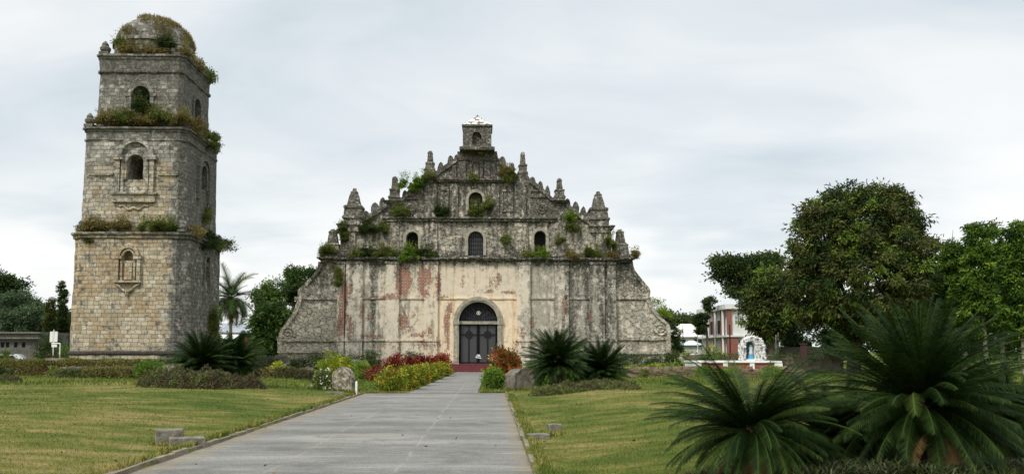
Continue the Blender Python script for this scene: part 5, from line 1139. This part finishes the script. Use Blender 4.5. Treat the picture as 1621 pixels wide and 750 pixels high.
# small clipped tree with ball shaped tufts
tree('clipped_tree', 1124, 100, [(1125, 481, 9, 10), (1111, 507, 11, 12), (1109, 520, 7, 8)], G_DARK, 'small tree with ball shaped tufts left of the two storey building', 6000, .26, clump=.32, clumps=60, trunk_r=.16, tb=.5, trunk_px=1122, branch=5)
tree('column_shrub', 1070, 92, [(1070, 535, 6.5, 24), (1071, 550, 6.5, 14)], G_DARK, 'narrow clipped green column at the end of the right church wing', 3600, .22, clump=.35, clumps=50, trunk_r=.1, tb=.5, branch=3)
for (px, Y, a, b, lab) in ((1075, 190, 1080, 505, 'far tree line behind the white roofed house'), (1045, 180, 1050, 500, 'far trees just right of the church wing')):
    tree('distant_tree', px, Y, [(a, b + 8, 28, 10), (a + 14, b + 14, 24, 12)], G_DARK, lab, 4200, .7, clump=1.6, clumps=40, trunk_r=.3, tb=.5)
tree('sparse_tree', 1042, 112, [(1040, 488, 10, 12), (1048, 500, 12, 10), (1028, 480, 8, 8)], G_YEL, 'pale thin leaved tree peeking over the right church wing', 1300, .24, clump=.7, clumps=26, trunk_r=.1, tb=.2, branch=8, trunk_px=1045)
# left of the church
tree('rain_tree', 468, 108, [(436, 470, 30, 12), (455, 455, 34, 12), (480, 440, 26, 14), (425, 480, 16, 8), (490, 450, 30, 24)], G_MID, 'feathery spreading tree behind the left church wing', 13000, .38, clump=.85, clumps=100, trunk_r=.3, tb=.3, trunk_px=470, branch=16)
tree('leafy_tree', 438, 98, [(436, 505, 28, 22), (430, 535, 26, 26), (455, 520, 26, 34), (412, 520, 8, 14)], G_MID, 'round leafy dark green tree touching the left church wing', 20000, .36, clump=.85, clumps=130, trunk_r=.25, tb=.33, tv=.3, asp=.5)
# coconut palm
rng = np.random.default_rng(5); Yp = 84; px_, pz = W(366, 472, Yp); xg, _ = W(362, 556, Yp)
palm = thing('coconut_palm', (xg, Yp, GZ(xg, Yp)), 'coconut palm with drooping fronds between tower and church', 'palm')
V, T = fronds(rng, (px_, Yp, pz), 34, 4.0, 1.45, -.65, 1.2, 60, .85, .06, 60, 30, -.25, .04, prof=.45)
quads('fronds', V, T, G_PALM, palm)
V, T = fronds(rng, (px_, Yp, pz - .2), 12, 2.4, -.6, -1.4, .4, 30, .5, .06, 60, 30, -.2, .03); quads('dead_fronds', V, T, G_DEAD, palm)
bm = B(); tube(bm, [(xg, Yp, -.2), (xg + .1, Yp, 2), (xg + .15, Yp, 4), (px_ - .05, Yp, pz - .8), (px_, Yp, pz)], [.24, .17, .15, .14, .13], 10); bobj('trunk', bm, M_BARKP, palm, True)
bm = B()
for i in range(9): a = i * 2.4; lathe(bm, [(.02, -.16), (.12, -.09), (.14, 0), (.1, .1), (.02, .14)], (px_ + .28 * math.cos(a), Yp + .28 * math.sin(a), pz - .35 - .1 * (i % 3)), 8)
bobj('coconuts', bm, mottled('coconut_husk', (.20, .13, .05)), palm, True)
rng = rg(); px_, pz = W(403, 510, 130); p2 = thing('small_palm', (px_, 130, .3), 'small distant palm right of the coconut palm', 'palm'); V, T = fronds(rng, (px_, 130, pz), 22, 2.6, 1.2, -.5, 1.1, 30, .8, .1, 60, 30, -.2, .04); quads('fronds', V, T, G_PALM, p2)
bm = B(); tube(bm, [(px_, 130, .2), (px_, 130, pz)], .15, 8); bobj('trunk', bm, M_BARKP, p2)
# left background
tree('cedar_like_tree', 5, 116, [(-10, 460, 40, 26), (14, 450, 20, 10), (-5, 495, 34, 30), (22, 458, 14, 7)], G_DARK, 'big dark layered tree cut by the left photo edge', 19000, .42, clump=.9, clumps=140, trunk_r=.4, tb=.35, tv=.2, trunk_px=-5)
tree('bamboo_like_tree', 38, 105, [(30, 490, 26, 26), (40, 510, 34, 28), (18, 510, 22, 30)], foliage('pale_blue_green_leaves', [(.05, .085, .045), (.09, .14, .07), (.14, .20, .10), (.20, .26, .13)]), 'pale blue green bushy tree behind the low grey building', 17000, .34, clump=.7, clumps=120, trunk_r=.2, tb=.3, tv=.15)
tree('cypress_like_tree', 99, 98, [(99.5, 458, 4.5, 14), (99, 478, 6, 18), (99, 498, 7, 20), (99, 518, 8, 22), (98, 538, 8, 20)], G_DARK, 'tallest slim columnar tree left of the tower', 12000, .22, clump=.24, clumps=260, trunk_r=.12, tb=.5, shell=.3, group='slim columnar trees', branch=4)
tree('cypress_like_tree', 79, 96, [(79, 488, 5, 14), (79, 505, 8, 18), (79, 522, 9, 20), (78, 540, 10, 18)], G_MIX, 'shorter slim columnar tree with rusty tint left of the tallest one', 10000, .22, clump=.26, clumps=220, trunk_r=.12, tb=.5, shell=.3, group='slim columnar trees', branch=4)
tree('leafy_tree', 62, 125, [(60, 502, 16, 14), (68, 518, 24, 20), (92, 528, 24, 18)], G_MID, 'mid green tree between the pale tree and the columnar trees', 13000, .4, clump=.9, clumps=80, trunk_r=.2, tb=.35)
tree('leafy_tree', 112, 112, [(112, 508, 10, 12), (108, 530, 20, 22)], G_MID, 'green tree half hidden behind the left tower edge', 9000, .34, clump=.7, clumps=70, trunk_r=.2, tb=.3)
bush('green_shrub', 76, 525, 44, 90, G_DARK, 'dense dark green shrub behind the white sign', 'shrub', n=4200, leaf=.2, bumpy=5)
bush('green_shrub', 104, 541, 22, 80, G_BRIGHT, 'bright green shrub at the left foot of the tower', 'shrub', n=1500, leaf=.16, tb=.45)
# far tree lines closing the horizon
for (x0, x1, Y, zt, lab) in ((-260, -95, 190, 8.5, 'far woodland behind the left side'), (60, 280, 190, 9.0, 'far woodland behind the right side'), (-72, -38, 175, 4.6, 'far low woodland between tower and church')):
    rng = rg(); n = 26000 if x1 - x0 > 50 else 7000; k = (x1 - x0) / 7; E = [(rng.uniform(x0, x1), Y + rng.uniform(-8, 8), rng.uniform(.2, .55) * zt, rng.uniform(3, 6), 4, zt * rng.uniform(.35, .55)) for _ in range(int(k * 2))]
    V, tt, cc = crown_arrays(E, n, 1.0, rng, clump=1.8, clumps=int(k * 24), droop=.2, tb=.4, tv=.2); tag(recenter(quads('far_woodland', V, tt, G_DARK)), lab, 'woodland', kind='stuff')

# ------------------------------------------------------------------ BUILDINGS AND SIGNS
def part(parent, name, boxes, m_, label=None):
    bm = B()
    for b in boxes: box(bm, *b)
    o = bobj(name, bm, m_, parent)
    if label: o['label'] = label
    return o
Yb = 92; s = Yb / F; xa, xb = X_(-60, Yb), X_(64, Yb); z = lambda py: W(30, py, Yb)[1]
ob = thing('low_building', ((xa + xb) / 2, Yb, 0), 'low grey weathered concrete building with a row of small square windows', 'building')
M_GREYW = mottled('stained_concrete_wall', (.125, .122, .11), .4, .8, .95, .1)
bm = B(); wins_ = [(px, 545.5) for px in (-30, -15, 4, 12, 25, 37.5)]
lp = [[(xa, 0), (xb, 0), (xb, z(535)), (xa, z(535))]]
for px, py in wins_: c, zz_ = W(px, py, Yb); lp.append([(c - .19, zz_ - .28), (c + .19, zz_ - .28), (c + .19, zz_ + .28), (c - .19, zz_ + .28)])
loops_prism(bm, lp, Yb, Yb + .3); box(bm, xa, xa + .3, Yb + .3, Yb + 9, 0, z(535)); box(bm, xb - .3, xb, Yb + .3, Yb + 9, 0, z(535)); box(bm, xa, xb, Yb + 9, Yb + 9.3, 0, z(535)); bobj('wall', bm, M_GREYW, ob)
part(ob, 'parapet', [(xa, xb, Yb - .05, Yb + 9.2, z(534.8), z(525))], M_GREYW)
part(ob, 'ledge', [(xa, xb + .2, Yb - .5, Yb - .06, z(536), z(534.5))], M_CONC); part(ob, 'ledge', [(xa, xb + .1, Yb - .35, Yb - .06, z(527.5), z(525.5))], M_CONC)
for px, py in wins_: c, zz_ = W(px, py, Yb); part(ob, 'window', [(c - .19, c + .19, Yb + .18, Yb + .2, zz_ - .28, zz_ + .28)], M_INT)
def car(name, x, y, rz, m_, label, L=4.4, Wd=1.75, Hh=1.75, van=True):
    t = thing(name, (0, 0, 0), label, 'car' if not van else 'van')
    if van: prof = [(-L / 2, .3), (-L / 2, 1.0), (-L * .40, 1.18), (-L * .27, Hh * .95), (-L * .2, Hh), (L * .44, Hh), (L * .49, 1.2), (L / 2, .95), (L / 2, .3)]; win = [(-L * .37, 1.15), (-L * .25, Hh - .14), (L * .42, Hh - .14), (L * .45, 1.15)]
    else: prof = [(-L / 2, .3), (-L / 2, .75), (-L * .28, .92), (-L * .12, Hh * .97), (L * .2, Hh), (L * .38, .98), (L / 2, .9), (L / 2, .3)]; win = [(-L * .23, .95), (-L * .10, Hh - .12), (L * .18, Hh - .1), (L * .33, .98)]
    bm = B(); loops_prism(bm, [prof], -Wd / 2, Wd / 2); bmesh.ops.bevel(bm, geom=[e for e in bm.edges if e.calc_face_angle(0) > .3], offset=.07, segments=2, affect='EDGES'); bobj('body', bm, m_, t, True)
    for sg in (-1, 1):
        bm = B(); y0, y1 = sorted((sg * (Wd / 2 - .02), sg * (Wd / 2 + .006))); loops_prism(bm, [win], y0, y1); bobj('window', bm, M_IRON, t)
        for wx in (-L * .32, L * .31):
            for nm, r, mm, yy in (('wheel', .31, M_IRON, (Wd / 2 - .2, Wd / 2 + .01)),):
                bm = B(); loops_prism(bm, [[(wx + r * math.cos(q), .31 + r * math.sin(q)) for q in np.linspace(0, 2 * math.pi, 18, endpoint=False)]], *sorted((sg * yy[0], sg * yy[1]))); wo = bobj(nm, bm, mm, t)
                bm = B(); r2 = .18; loops_prism(bm, [[(wx + r2 * math.cos(q), .31 + r2 * math.sin(q)) for q in np.linspace(0, 2 * math.pi, 14, endpoint=False)]], *sorted((sg * (yy[1]), sg * (yy[1] + .012)))); bobj('rim', bm, M_CONC, wo)
    bm = B(); xs0 = -L * .38 if van else -L * .235
    box(bm, -L / 2 - .01, -L / 2 + .04, -Wd * .4, -Wd * .22, .62, .76); bobj('headlight', bm, M_WHITE, t); bm = B(); box(bm, -L / 2 - .01, -L / 2 + .04, Wd * .22, Wd * .4, .62, .76); bobj('headlight', bm, M_WHITE, t)
    t.location = (x, y, GZ(x, y)); t.rotation_euler = (0, 0, rz); return t
M_SILVER = mottled('silver_paint', (.42, .43, .43), .08, 1, .35, .5, .4); M_CARW = mottled('white_car_paint', (.72, .72, .72), .05, 1, .35, .5)
car('parked_van', X_(11, 85), 85, math.pi, M_SILVER, 'silver van parked in front of the low grey building', L=4.4)
car('parked_car', X_(1100, 95, 556), 95, 0, M_CARW, 'white car parked before the small white roofed shelter', L=4.0, Hh=1.42, van=False)
for o in bpy.data.objects:
    if o.name == 'parked_car': o.location.z += .35
# sign
Ys = 74; x, zt_ = W(85.5, 524.5, Ys); sg = thing('notice_sign', (x, Ys, GZ(x, Ys)), 'blank white sign board on a white pole left of the tower', 'sign'); zbd = W(85, 541, Ys)[1]
bm = B(); tube(bm, [(x, Ys, .1), (x, Ys, zt_ + .15)], .045, 8); bobj('pole', bm, M_WHITE, sg); part(sg, 'board', [(x - .32, x - .06, Ys - .03, Ys + .03, zbd, zt_), (x + .06, x + .32, Ys - .03, Ys + .03, zbd, zt_)], M_WHITE)
x2, zf = W(92, 543.5, Ys); fr = thing('metal_stand', (x2, Ys - .4, GZ(x2, Ys)), 'small white metal stand with a plate beside the sign board pole', 'stand'); x3 = W(99, 545, Ys)[0]
bm = B(); tube(bm, [(x3, Ys - .4, .1), (x3, Ys - .4, zf)], .05, 8); tube(bm, [(x3, Ys - .4, zf), (x + .02, Ys - .4, zf)], .05, 8); bobj('tubing', bm, M_WHITE, fr); part(fr, 'plate', [(x + .05, x + .5, Ys - .42, Ys - .39, zf - .3, zf - .07)], M_WHITE)
# metal roofed building behind the palm
Yb = 112; z = lambda py: W(380, py, Yb)[1]; xa, xb = X_(318, Yb), X_(405, Yb)
ob = thing('metal_roofed_house', ((xa + xb) / 2, Yb, 0), 'house with pale corrugated metal roof behind the coconut palm', 'house')
def corr(nb):
    so = nb.sep(nb.obj()); w_ = nb.m('SINE', nb.m('MULTIPLY', so[0], 30.0)); n = nb.noise(.8, 5, nb.obj()); return nb.mix(nb.step(n, .5, .15), (.34, .36, .38), (.24, .26, .28)), nb.bump(w_, .4, .03)
M_CORR = mat('corrugated_metal', corr, .85, .08)
def gable_roof(parent, x0, x1, y0, y1, ze, zr, m_, th=.12, axis='x', name='roof'):
    bm = B()
    if axis == 'x': ym = (y0 + y1) / 2; loops_prism(bm, [[(y0, ze), (ym, zr), (y1, ze), (y1, ze + th), (ym, zr + th), (y0, ze + th)]], x0, x1, 'x')
    else: xm = (x0 + x1) / 2; loops_prism(bm, [[(x0, ze), (xm, zr), (x1, ze), (x1, ze + th), (xm, zr + th), (x0, ze + th)]], y0, y1)
    return bobj(name, bm, m_, parent)
gable_roof(ob, xa - .6, xb + .3, Yb - .8, Yb + 11, z(527), z(511), M_CORR)
part(ob, 'wall', [(xa, xb, Yb, Yb + 10, 0, z(527.5))], M_GREYW); bm = B(); loops_prism(bm, [[(Yb - 3.6, z(537)), (Yb - .02, z(528.5)), (Yb - .02, z(528.5) + .08), (Yb - 3.6, z(537) + .08)]], xa - .5, X_(383, Yb), 'x'); bobj('lean_to_roof', bm, M_WHITE, ob)
part(ob, 'brick_pier', [(X_(384, Yb - 3), X_(391, Yb - 3), Yb - 3.2, Yb - 2.8, 0, z(534))], mottled('red_brick_wall', (.24, .075, .05), .3, 6)); part(ob, 'window', [(X_(392, Yb), X_(403, Yb), Yb - .04, Yb - .003, z(550), z(536))], M_INT)
# hip roofed white house at right
def hip(parent, x0, x1, y0, y1, ze, zr, m_, o_=.5, ins=.3):
    bm = B(); a = [bm.verts.new(p) for p in ((x0 - o_, y0 - o_, ze), (x1 + o_, y0 - o_, ze), (x1 + o_, y1 + o_, ze), (x0 - o_, y1 + o_, ze))]; dx_ = (x1 - x0) * ins; ym = (y0 + y1) / 2; r_ = [bm.verts.new((x0 + dx_, ym, zr)), bm.verts.new((x1 - dx_, ym, zr))]
    bm.faces.new((a[0], a[1], r_[1], r_[0])); bm.faces.new((a[1], a[2], r_[1])); bm.faces.new((a[2], a[3], r_[0], r_[1])); bm.faces.new((a[3], a[0], r_[0])); bm.faces.new(a[::-1]); return bobj('roof', bm, m_, parent)
Yb = 135; z = lambda py: W(1095, py, Yb)[1]; xa, xb = X_(1066, Yb), X_(1120, Yb)
hs = thing('hip_roofed_house', ((xa + xb) / 2, Yb, 0), 'white house with large cream hipped roof right of the church', 'house'); M_CREAMR = mottled('cream_roof_sheet', (.62, .60, .53), .1, .5, .6, .3); M_WWALL = mottled('white_wall', (.62, .62, .60), .12, 1.5, .9, .1)
hip(hs, xa, xb, Yb, Yb + 9, z(533), z(511), M_CREAMR, .6, .28)
part(hs, 'wall', [(xa, xb, Yb, Yb + 9, 0, z(533) - .01)], M_WWALL)
for a_, b_ in ((1080, 1085), (1098, 1112)): part(hs, 'window', [(X_(a_, Yb), X_(b_, Yb), Yb - .05, Yb - .002, z(549), z(537))], M_INT)
Yb = 112; z = lambda py: W(1095, py, Yb)[1]; xa, xb = X_(1086, Yb), X_(1112, Yb)
hs = thing('white_shelter', ((xa + xb) / 2, Yb, 0), 'small white walled shelter with pale hipped roof in front of the hip roofed house', 'shelter'); hip(hs, xa, xb, Yb, Yb + 3, z(546), z(538.5), mottled('pale_metal_roof', (.60, .64, .67), .1, .5, .5, .3), .3, .35); part(hs, 'wall', [(xa, xb, Yb, Yb + 3, 0, z(546) - .01)], M_WWALL)
part(hs, 'fascia', [(xa - .3, xb + .3, Yb - .36, Yb - .31, z(547.5), z(546))], mottled('green_fascia', (.05, .10, .07)))
# two storey building
Yb = 98; z = lambda py: W(1155, py, Yb)[1]; xc = X_(1155, Yb, 530); xe = X_(1235, Yb, 530); ze = z(489)
tb_ = thing('two_storey_building', ((xc + xe) / 2, Yb, 0), 'two storey white building with red brick piers behind the grotto', 'building'); M_BR = mottled('dull_red_brick', (.24, .10, .075), .25, 4, .9, .1)
LB = 13.0
part(tb_, 'wall', [(xc, xe, Yb, Yb + LB, 0, ze - .02)], M_WWALL)
part(tb_, 'parapet', [(xc - .6, xe, Yb - .5, Yb + LB + .3, ze, ze + .55)], M_WWALL); part(tb_, 'floor_band', [(xc - .55, xe, Yb - .45, Yb + LB, z(533), z(530.5))], M_WWALL)
part(tb_, 'brick_pier', [(xc - .35, xc + .9, Yb - .3, Yb - .01, 0, z(533) - .01), (xc - .3, xc + .2, Yb - .28, Yb - .01, z(530), ze - .02)], M_BR)
for i in range(3):
    yy = Yb + 2.2 + i * 3.4; part(tb_, 'brick_pier', [(xc - .25, xc - .01, yy, yy + .9, 0, z(533) - .01), (xc - .25, xc - .01, yy, yy + .9, z(530), ze - .02)], M_BR)
    part(tb_, 'window', [(xc - .06, xc - .004, yy + 1.2, yy + 2.8, z(527), z(505))], M_INT); part(tb_, 'column', [(xc - .5, xc - .3, yy - .9, yy - .7, 0, ze - .02)], M_WHITE)
for (a_, b_, c_, d_) in ((1164, 1177, 500, 512), (1158, 1172, 538, 549), (1184, 1200, 500, 512), (1190, 1205, 538, 549)):
    w0 = part(tb_, 'window', [(X_(a_, Yb), X_(b_, Yb), Yb - .03, Yb - .003, z(d_), z(c_))], M_IRON2)
    n_ = 4; part(w0, 'frame', [(X_(a_ + (b_ - a_) * k / n_, Yb) - .03, X_(a_ + (b_ - a_) * k / n_, Yb) + .03, Yb - .07, Yb - .035, z(d_), z(c_)) for k in range(n_ + 1)] + [(X_(a_, Yb) + .04, X_(b_, Yb) - .04, Yb - .064, Yb - .04, z((c_ + d_) / 2) - .03, z((c_ + d_) / 2) + .03)], M_WHITE)
# grey shed and shack under the trees
Yb = 88; z = lambda py: W(1220, py, Yb)[1]; xa, xb = X_(1206, Yb), X_(1233, Yb)
sh = thing('metal_shed', ((xa + xb) / 2, Yb, 0), 'grey blue metal shed with shallow roof right of the grotto', 'shed'); part(sh, 'wall', [(xa, xb, Yb, Yb + 3, 0, z(541))], mottled('blue_grey_sheet', (.22, .26, .28), .2, 2, .5, .3)); gable_roof(sh, xa - .3, xb + .3, Yb - .3, Yb + 3.3, z(541), z(535), M_CORR, axis='y'); part(sh, 'door', [(X_(1212, Yb), X_(1222, Yb), Yb - .05, Yb - .004, .3, z(544))], M_IRON2)
xa, xb = X_(1256, Yb), X_(1285, Yb); sh = thing('white_roofed_shack', ((xa + xb) / 2, Yb, 0), 'dark shack with narrow white roof edge below the huge tree', 'shed'); part(sh, 'wall', [(xa, xb, Yb, Yb + 3, 0, z(541))], M_GREYW); part(sh, 'roof', [(xa - .3, xb + .2, Yb - .4, Yb + 3.2, z(541), z(538))], M_WHITE)
xa, xb = X_(1233, 84), X_(1300, 84); tag(recenter(part(None, 'concrete_wall', [(xa, xb, 84, 84.2, 0, W(1260, 549, 84)[1])], M_CONC)), 'plain grey concrete wall in the shade between the sheds', 'wall')
xa, xb = X_(1271, 64), X_(1277, 64); tag(recenter(part(None, 'brick_pillar', [(xa, xb, 64, 64.6, 0, W(1268, 545, 64)[1]), (xa - .06, xb + .06, 63.95, 64.65, W(1268, 545, 64)[1], W(1268, 543, 64)[1])], mottled('dark_red_pillar', (.055, .025, .022)))), 'dark red brick pillar at the right end of the stone wall', 'pillar')
for (px, Y, top, m_, lab, r) in ((1228, 80, 531, M_CONC, 'grey concrete post beside the metal shed', .07), (1155, 84, 514, M_IRON, 'dark slim pole before the corner of the two storey building', .07), (1104, 100, 517, M_WHITE, 'white pole before the hip roofed house', .06), (1081, 100, 516, M_IRON2, 'thin grey pole left of the white shelter', .05)):
    x, zt_ = W(px, top, Y); bm = B(); lathe(bm, [(r * 1.6, .1), (r * 1.6, .45), (r, .5), (r * .8, zt_), (r * .4, zt_ + .03)], (x, Y, 0), 10); tag(recenter(bobj('pole', bm, m_)), lab, 'pole')
# planter and grotto
Yw = 60.5; z = lambda py: W(1165, py, Yw)[1]; ztp, zbt = z(571), z(584)
pl = thing('planter', (X_(1166, Yw), Yw, GZ(X_(1166, Yw), Yw)), 'white framed planter wall with three red brick panels below the grotto', 'planter')
x0_, x1_ = X_(1097, Yw), X_(1236, Yw)
part(pl, 'coping', [(x0_, x1_, Yw - .12, Yw + 3.0, ztp - .12, ztp)], M_WHITE)
for px in (1103.5, 1147.5, 1189.5, 1231): x = X_(px, Yw); hw = (.28 if px < 1110 or px > 1220 else .17); part(pl, 'post', [(x - hw, x + hw, Yw - .08, Yw + .3, .0, ztp - .122)], M_WHITE)
for a_, b_ in ((1110, 1143.5), (1151.5, 1185.5), (1193.5, 1225)): part(pl, 'brick_panel', [(X_(a_, Yw), X_(b_, Yw), Yw, Yw + .2, .0, ztp - .125)], mottled('brick_panel', (.25, .07, .04), .35, 7))
part(pl, 'back_wall', [(x0_ + .05, x1_ - .05, Yw + .3, Yw + 2.9, 0, ztp - .13)], M_WHITE)
Yg = 61.2; gx, _ = W(1190.5, 560, Yg); k = Yg / F; zt_ = W(1190, 532.5, Yg)[1]; gr_ = thing('grotto', (gx, Yg, ztp), 'arched shrine of white painted stones with pale blue niche on the planter', 'grotto')
hwG = 18 * k; nx = gx - 4.5 * k; nh = 7.5 * k; nzs = W(1190, 547, Yg)[1]
outer = [(gx - hwG * 1.0, ztp), (gx + hwG * 1.08, ztp)] + [(gx + hwG * .93 * math.cos(a) ** 1 * (1 if math.cos(a) > 0 else 1), ztp + (zt_ - ztp) * .62 + (zt_ - ztp) * .38 * math.sin(a)) for a in np.linspace(0, math.pi, 12)]
bm = B(); loops_prism(bm, [outer, arch(nx, nh, ztp + .12, nzs, 12)], Yg - .35, Yg + .5); bobj('stonework', bm, M_WHITE, gr_)
rr = random.Random(7); bm = B()
def inside(x, z_): return z_ < ztp + (zt_ - ztp) * .62 + (zt_ - ztp) * .38 * math.sqrt(max(0, 1 - ((x - gx) / (hwG * .95)) ** 2)) and abs(x - gx) < hwG * 1.02
for i in range(900):
    x = gx + rr.uniform(-1, 1) * hwG * 1.05; z_ = rr.uniform(ztp, zt_)
    if not inside(x, z_): continue
    if abs(x - nx) < nh + .03 and z_ < nzs + math.sqrt(max(0, (nh + .03) ** 2 - (x - nx) ** 2)) : continue
    s_ = rr.uniform(.05, .10); mt = Matrix.Translation((x, Yg - .36 + rr.uniform(-.03, .02), z_)) @ Matrix.Rotation(rr.random() * 3, 4, 'X') @ Matrix.Rotation(rr.random() * 3, 4, 'Z') @ Matrix.Diagonal((s_ * 1.5, s_ * .8, s_ * .8, 1)); bmesh.ops.create_icosphere(bm, subdivisions=1, radius=1, matrix=mt)
for i in range(240):   # knobbly outline
    a = rr.random() * math.pi; x = gx + hwG * .95 * math.cos(a); z_ = ztp + (zt_ - ztp) * .62 + (zt_ - ztp) * .38 * math.sin(a)
    if rr.random() < .45: x = gx + rr.choice((-1, 1.04)) * hwG; z_ = rr.uniform(ztp, ztp + (zt_ - ztp) * .65)
    s_ = rr.uniform(.05, .09); mt = Matrix.Translation((x, Yg + rr.uniform(-.35, .45), z_)) @ Matrix.Rotation(rr.random() * 3, 4, 'Y') @ Matrix.Diagonal((s_ * 1.4, s_, s_ * .8, 1)); bmesh.ops.create_icosphere(bm, subdivisions=1, radius=1, matrix=mt)
def stonew(nb): n = nb.noise(5, 5, nb.obj(), .6); return nb.mix(nb.step(n, .46, .05), (.12, .115, .10), (.62, .62, .60))
bobj('facing_stones', bm, mat('whitewashed_stones', stonew), gr_)
part(gr_, 'niche_back', [(nx - nh - .1, nx + nh + .1, Yg + .36, Yg + .4, ztp + .1, nzs + nh + .1)], mottled('pale_blue_paint', (.10, .17, .19), .2, 3))
M_BLUE = mottled('sky_blue_paint', (.10, .34, .55), .15, 3, .6, .3)
sv = thing('veiled_statue', (nx + .12, Yg, ztp + .12), 'small white statue in pale blue veil standing in the grotto niche', 'statue')
hs_ = (nzs + nh * .3) - (ztp + .45); bm = B(); lathe(bm, [(.16, 0), (.15, hs_ * .2), (.11, hs_ * .5), (.15, hs_ * .74), (.12, hs_ * .8), (.045, hs_ * .85), (.08, hs_ * .9), (.085, hs_ * .95), (.05, hs_), (.01, hs_ * 1.01)], (nx + .12, Yg, ztp + .42), 12, sy=.8); bobj('robe', bm, mottled('statue_white', (.55, .62, .66), .1, 4), sv, True)
bm = B(); lathe(bm, [(.1, hs_ * .2), (.15, hs_ * .5), (.18, hs_ * .74), (.12, hs_ * .86), (.1, hs_ * .95), (.06, hs_ * 1.02), (.01, hs_ * 1.04)], (nx + .13, Yg + .06, ztp + .42), 12, sy=.7); bobj('veil', bm, M_BLUE, sv, True)
bm = B(); lathe(bm, [(.26, 0), (.26, .1), (.2, .12), (.2, .30)], (nx + .08, Yg - .02, ztp + .12), 8); tag(recenter(bobj('pedestal', bm, M_BLUE)), 'bright blue pedestal under the grotto statue', 'pedestal')

# ------------------------------------------------------------------ GRASS
rng = np.random.default_rng(77)
def blades(n, ymin, ymax, xr, hh, wd, pw=2.0):
    u = rng.random(n); y = (ymin ** -1 + u * (ymax ** -1 - ymin ** -1)) ** -1 if pw == 2 else rng.uniform(ymin, ymax, n)
    x = (rng.uniform(-.64, .64, n)) * y * 1.02 if xr is None else xr(n, y)
    k = ~((x > -6.18) & (x < .78)) if ymax < 43 else ~((x > -4.4) & (x < -.3)); x, y = x[k], y[k]; m = len(x); z = gh(x, y) - .005
    sc_ = .55 + y / 26.0; h = hh * rng.uniform(.5, 1.3, m) * np.minimum(sc_, 2.2); ww = wd * sc_
    patch = np.array([0]); az = rng.random(m) * 2 * math.pi; lean = rng.uniform(.1, .9, m) * h; d = np.stack([np.cos(az) * lean, np.sin(az) * lean, h], 1); s = np.stack([-np.sin(az), np.cos(az), np.zeros(m)], 1) * (ww / 2)[:, None]
    P = np.stack([x, y, z], 1); return np.stack([P - s, P + s, P + d * .6 + s * .7, P + d], 1), np.clip(rng.normal(.5, .24, m), 0, 1)
A = [blades(300000, 9.5, 42, None, .032, .008), blades(60000, 44, 62, None, .06, .012, 1)]
n = 16000   # unkempt fringe along the kerbs and the edges of the narrow path
yk = rng.uniform(12, 41, n); sgn = rng.random(n) < .5; xk = np.where(sgn, -6.19 - abs(rng.normal(size=n)) * .12, .84 + abs(rng.normal(size=n)) * .08)
def fringe(xk, yk, h0):
    m = len(xk); h = h0 * rng.uniform(.4, 1.4, m); az = rng.random(m) * 2 * math.pi; d = np.stack([np.cos(az) * h * .5, np.sin(az) * h * .5, h], 1); s = np.stack([-np.sin(az), np.cos(az), np.zeros(m)], 1) * .007 * (.6 + yk / 26)[:, None]
    P = np.stack([xk, yk, gh(xk, yk)], 1); return np.stack([P - s, P + s, P + d * .6 + s * .7, P + d], 1), np.clip(rng.normal(.55, .25, m), 0, 1)
A.append(fringe(xk, yk, .10))
yk = rng.uniform(42.3, 83, 9000); t_ = (yk - 42) / 43; sg_ = rng.random(9000) < .5; xk = np.where(sg_, -4.1 + .75 * t_ - abs(rng.normal(size=9000)) * .35 + .1, -.55 + .25 * t_ + abs(rng.normal(size=9000)) * .3 - .08); A.append(fringe(xk, yk, .07))
yk = 42 + abs(rng.normal(size=6000)) * .25; xk = rng.uniform(-6.1, .7, 6000); k = (xk < -4.1) | (xk > -.5); A.append(fringe(xk[k], yk[k], .08))
for (px, Y, r_, nn, h0) in ((287, 18.7, .6, 1300, .07), (862, 20.2, .5, 900, .08), (544, 43, .8, 1600, .16), (823, 45.5, .8, 1500, .18), (564, 39.6, .3, 700, .2), (795, 40.5, .35, 900, .25), (1200, 11.7, .8, 1500, .14), (1460, 11.6, 1.3, 2500, .16)):
    x = X_(px, Y, 600); a = rng.random(nn) * 2 * math.pi; q = r_ * np.sqrt(rng.random(nn)); xx, yy = x + q * np.cos(a), Y + q * np.sin(a); k = (xx < -6.22) | (xx > .82) | (yy > 42.2); A.append(fringe(xx[k], yy[k], h0))
V = np.concatenate([a[0] for a in A]); T = np.concatenate([a[1] for a in A])
gq = quads('grass', V, T, M_BLADE); tag(gq, 'mown sunburnt lawn grass on both sides of the path', 'grass', kind='stuff')
# fallen dry leaves on lawn and path
n = 420; y = rng.uniform(10, 44, n); x = rng.uniform(-.62, .62, n) * y; inp = (x > -6.1) & (x < .7); z_ = np.where(inp, .012, gh(x, y) + .03); P = np.stack([x, y, z_], 1)
k = ~inp | (rng.random(n) < .35); P = P[k]; D = rng.normal(size=P.shape) * np.array([1, 1, .15])
tag(quads('fallen_leaf_litter', leafquads(P, D, rng.uniform(.05, .10, len(P)), .045, rng), rng.random(len(P)), G_DEAD), 'dry fallen leaves scattered over lawn and path', 'leaf litter', kind='stuff')
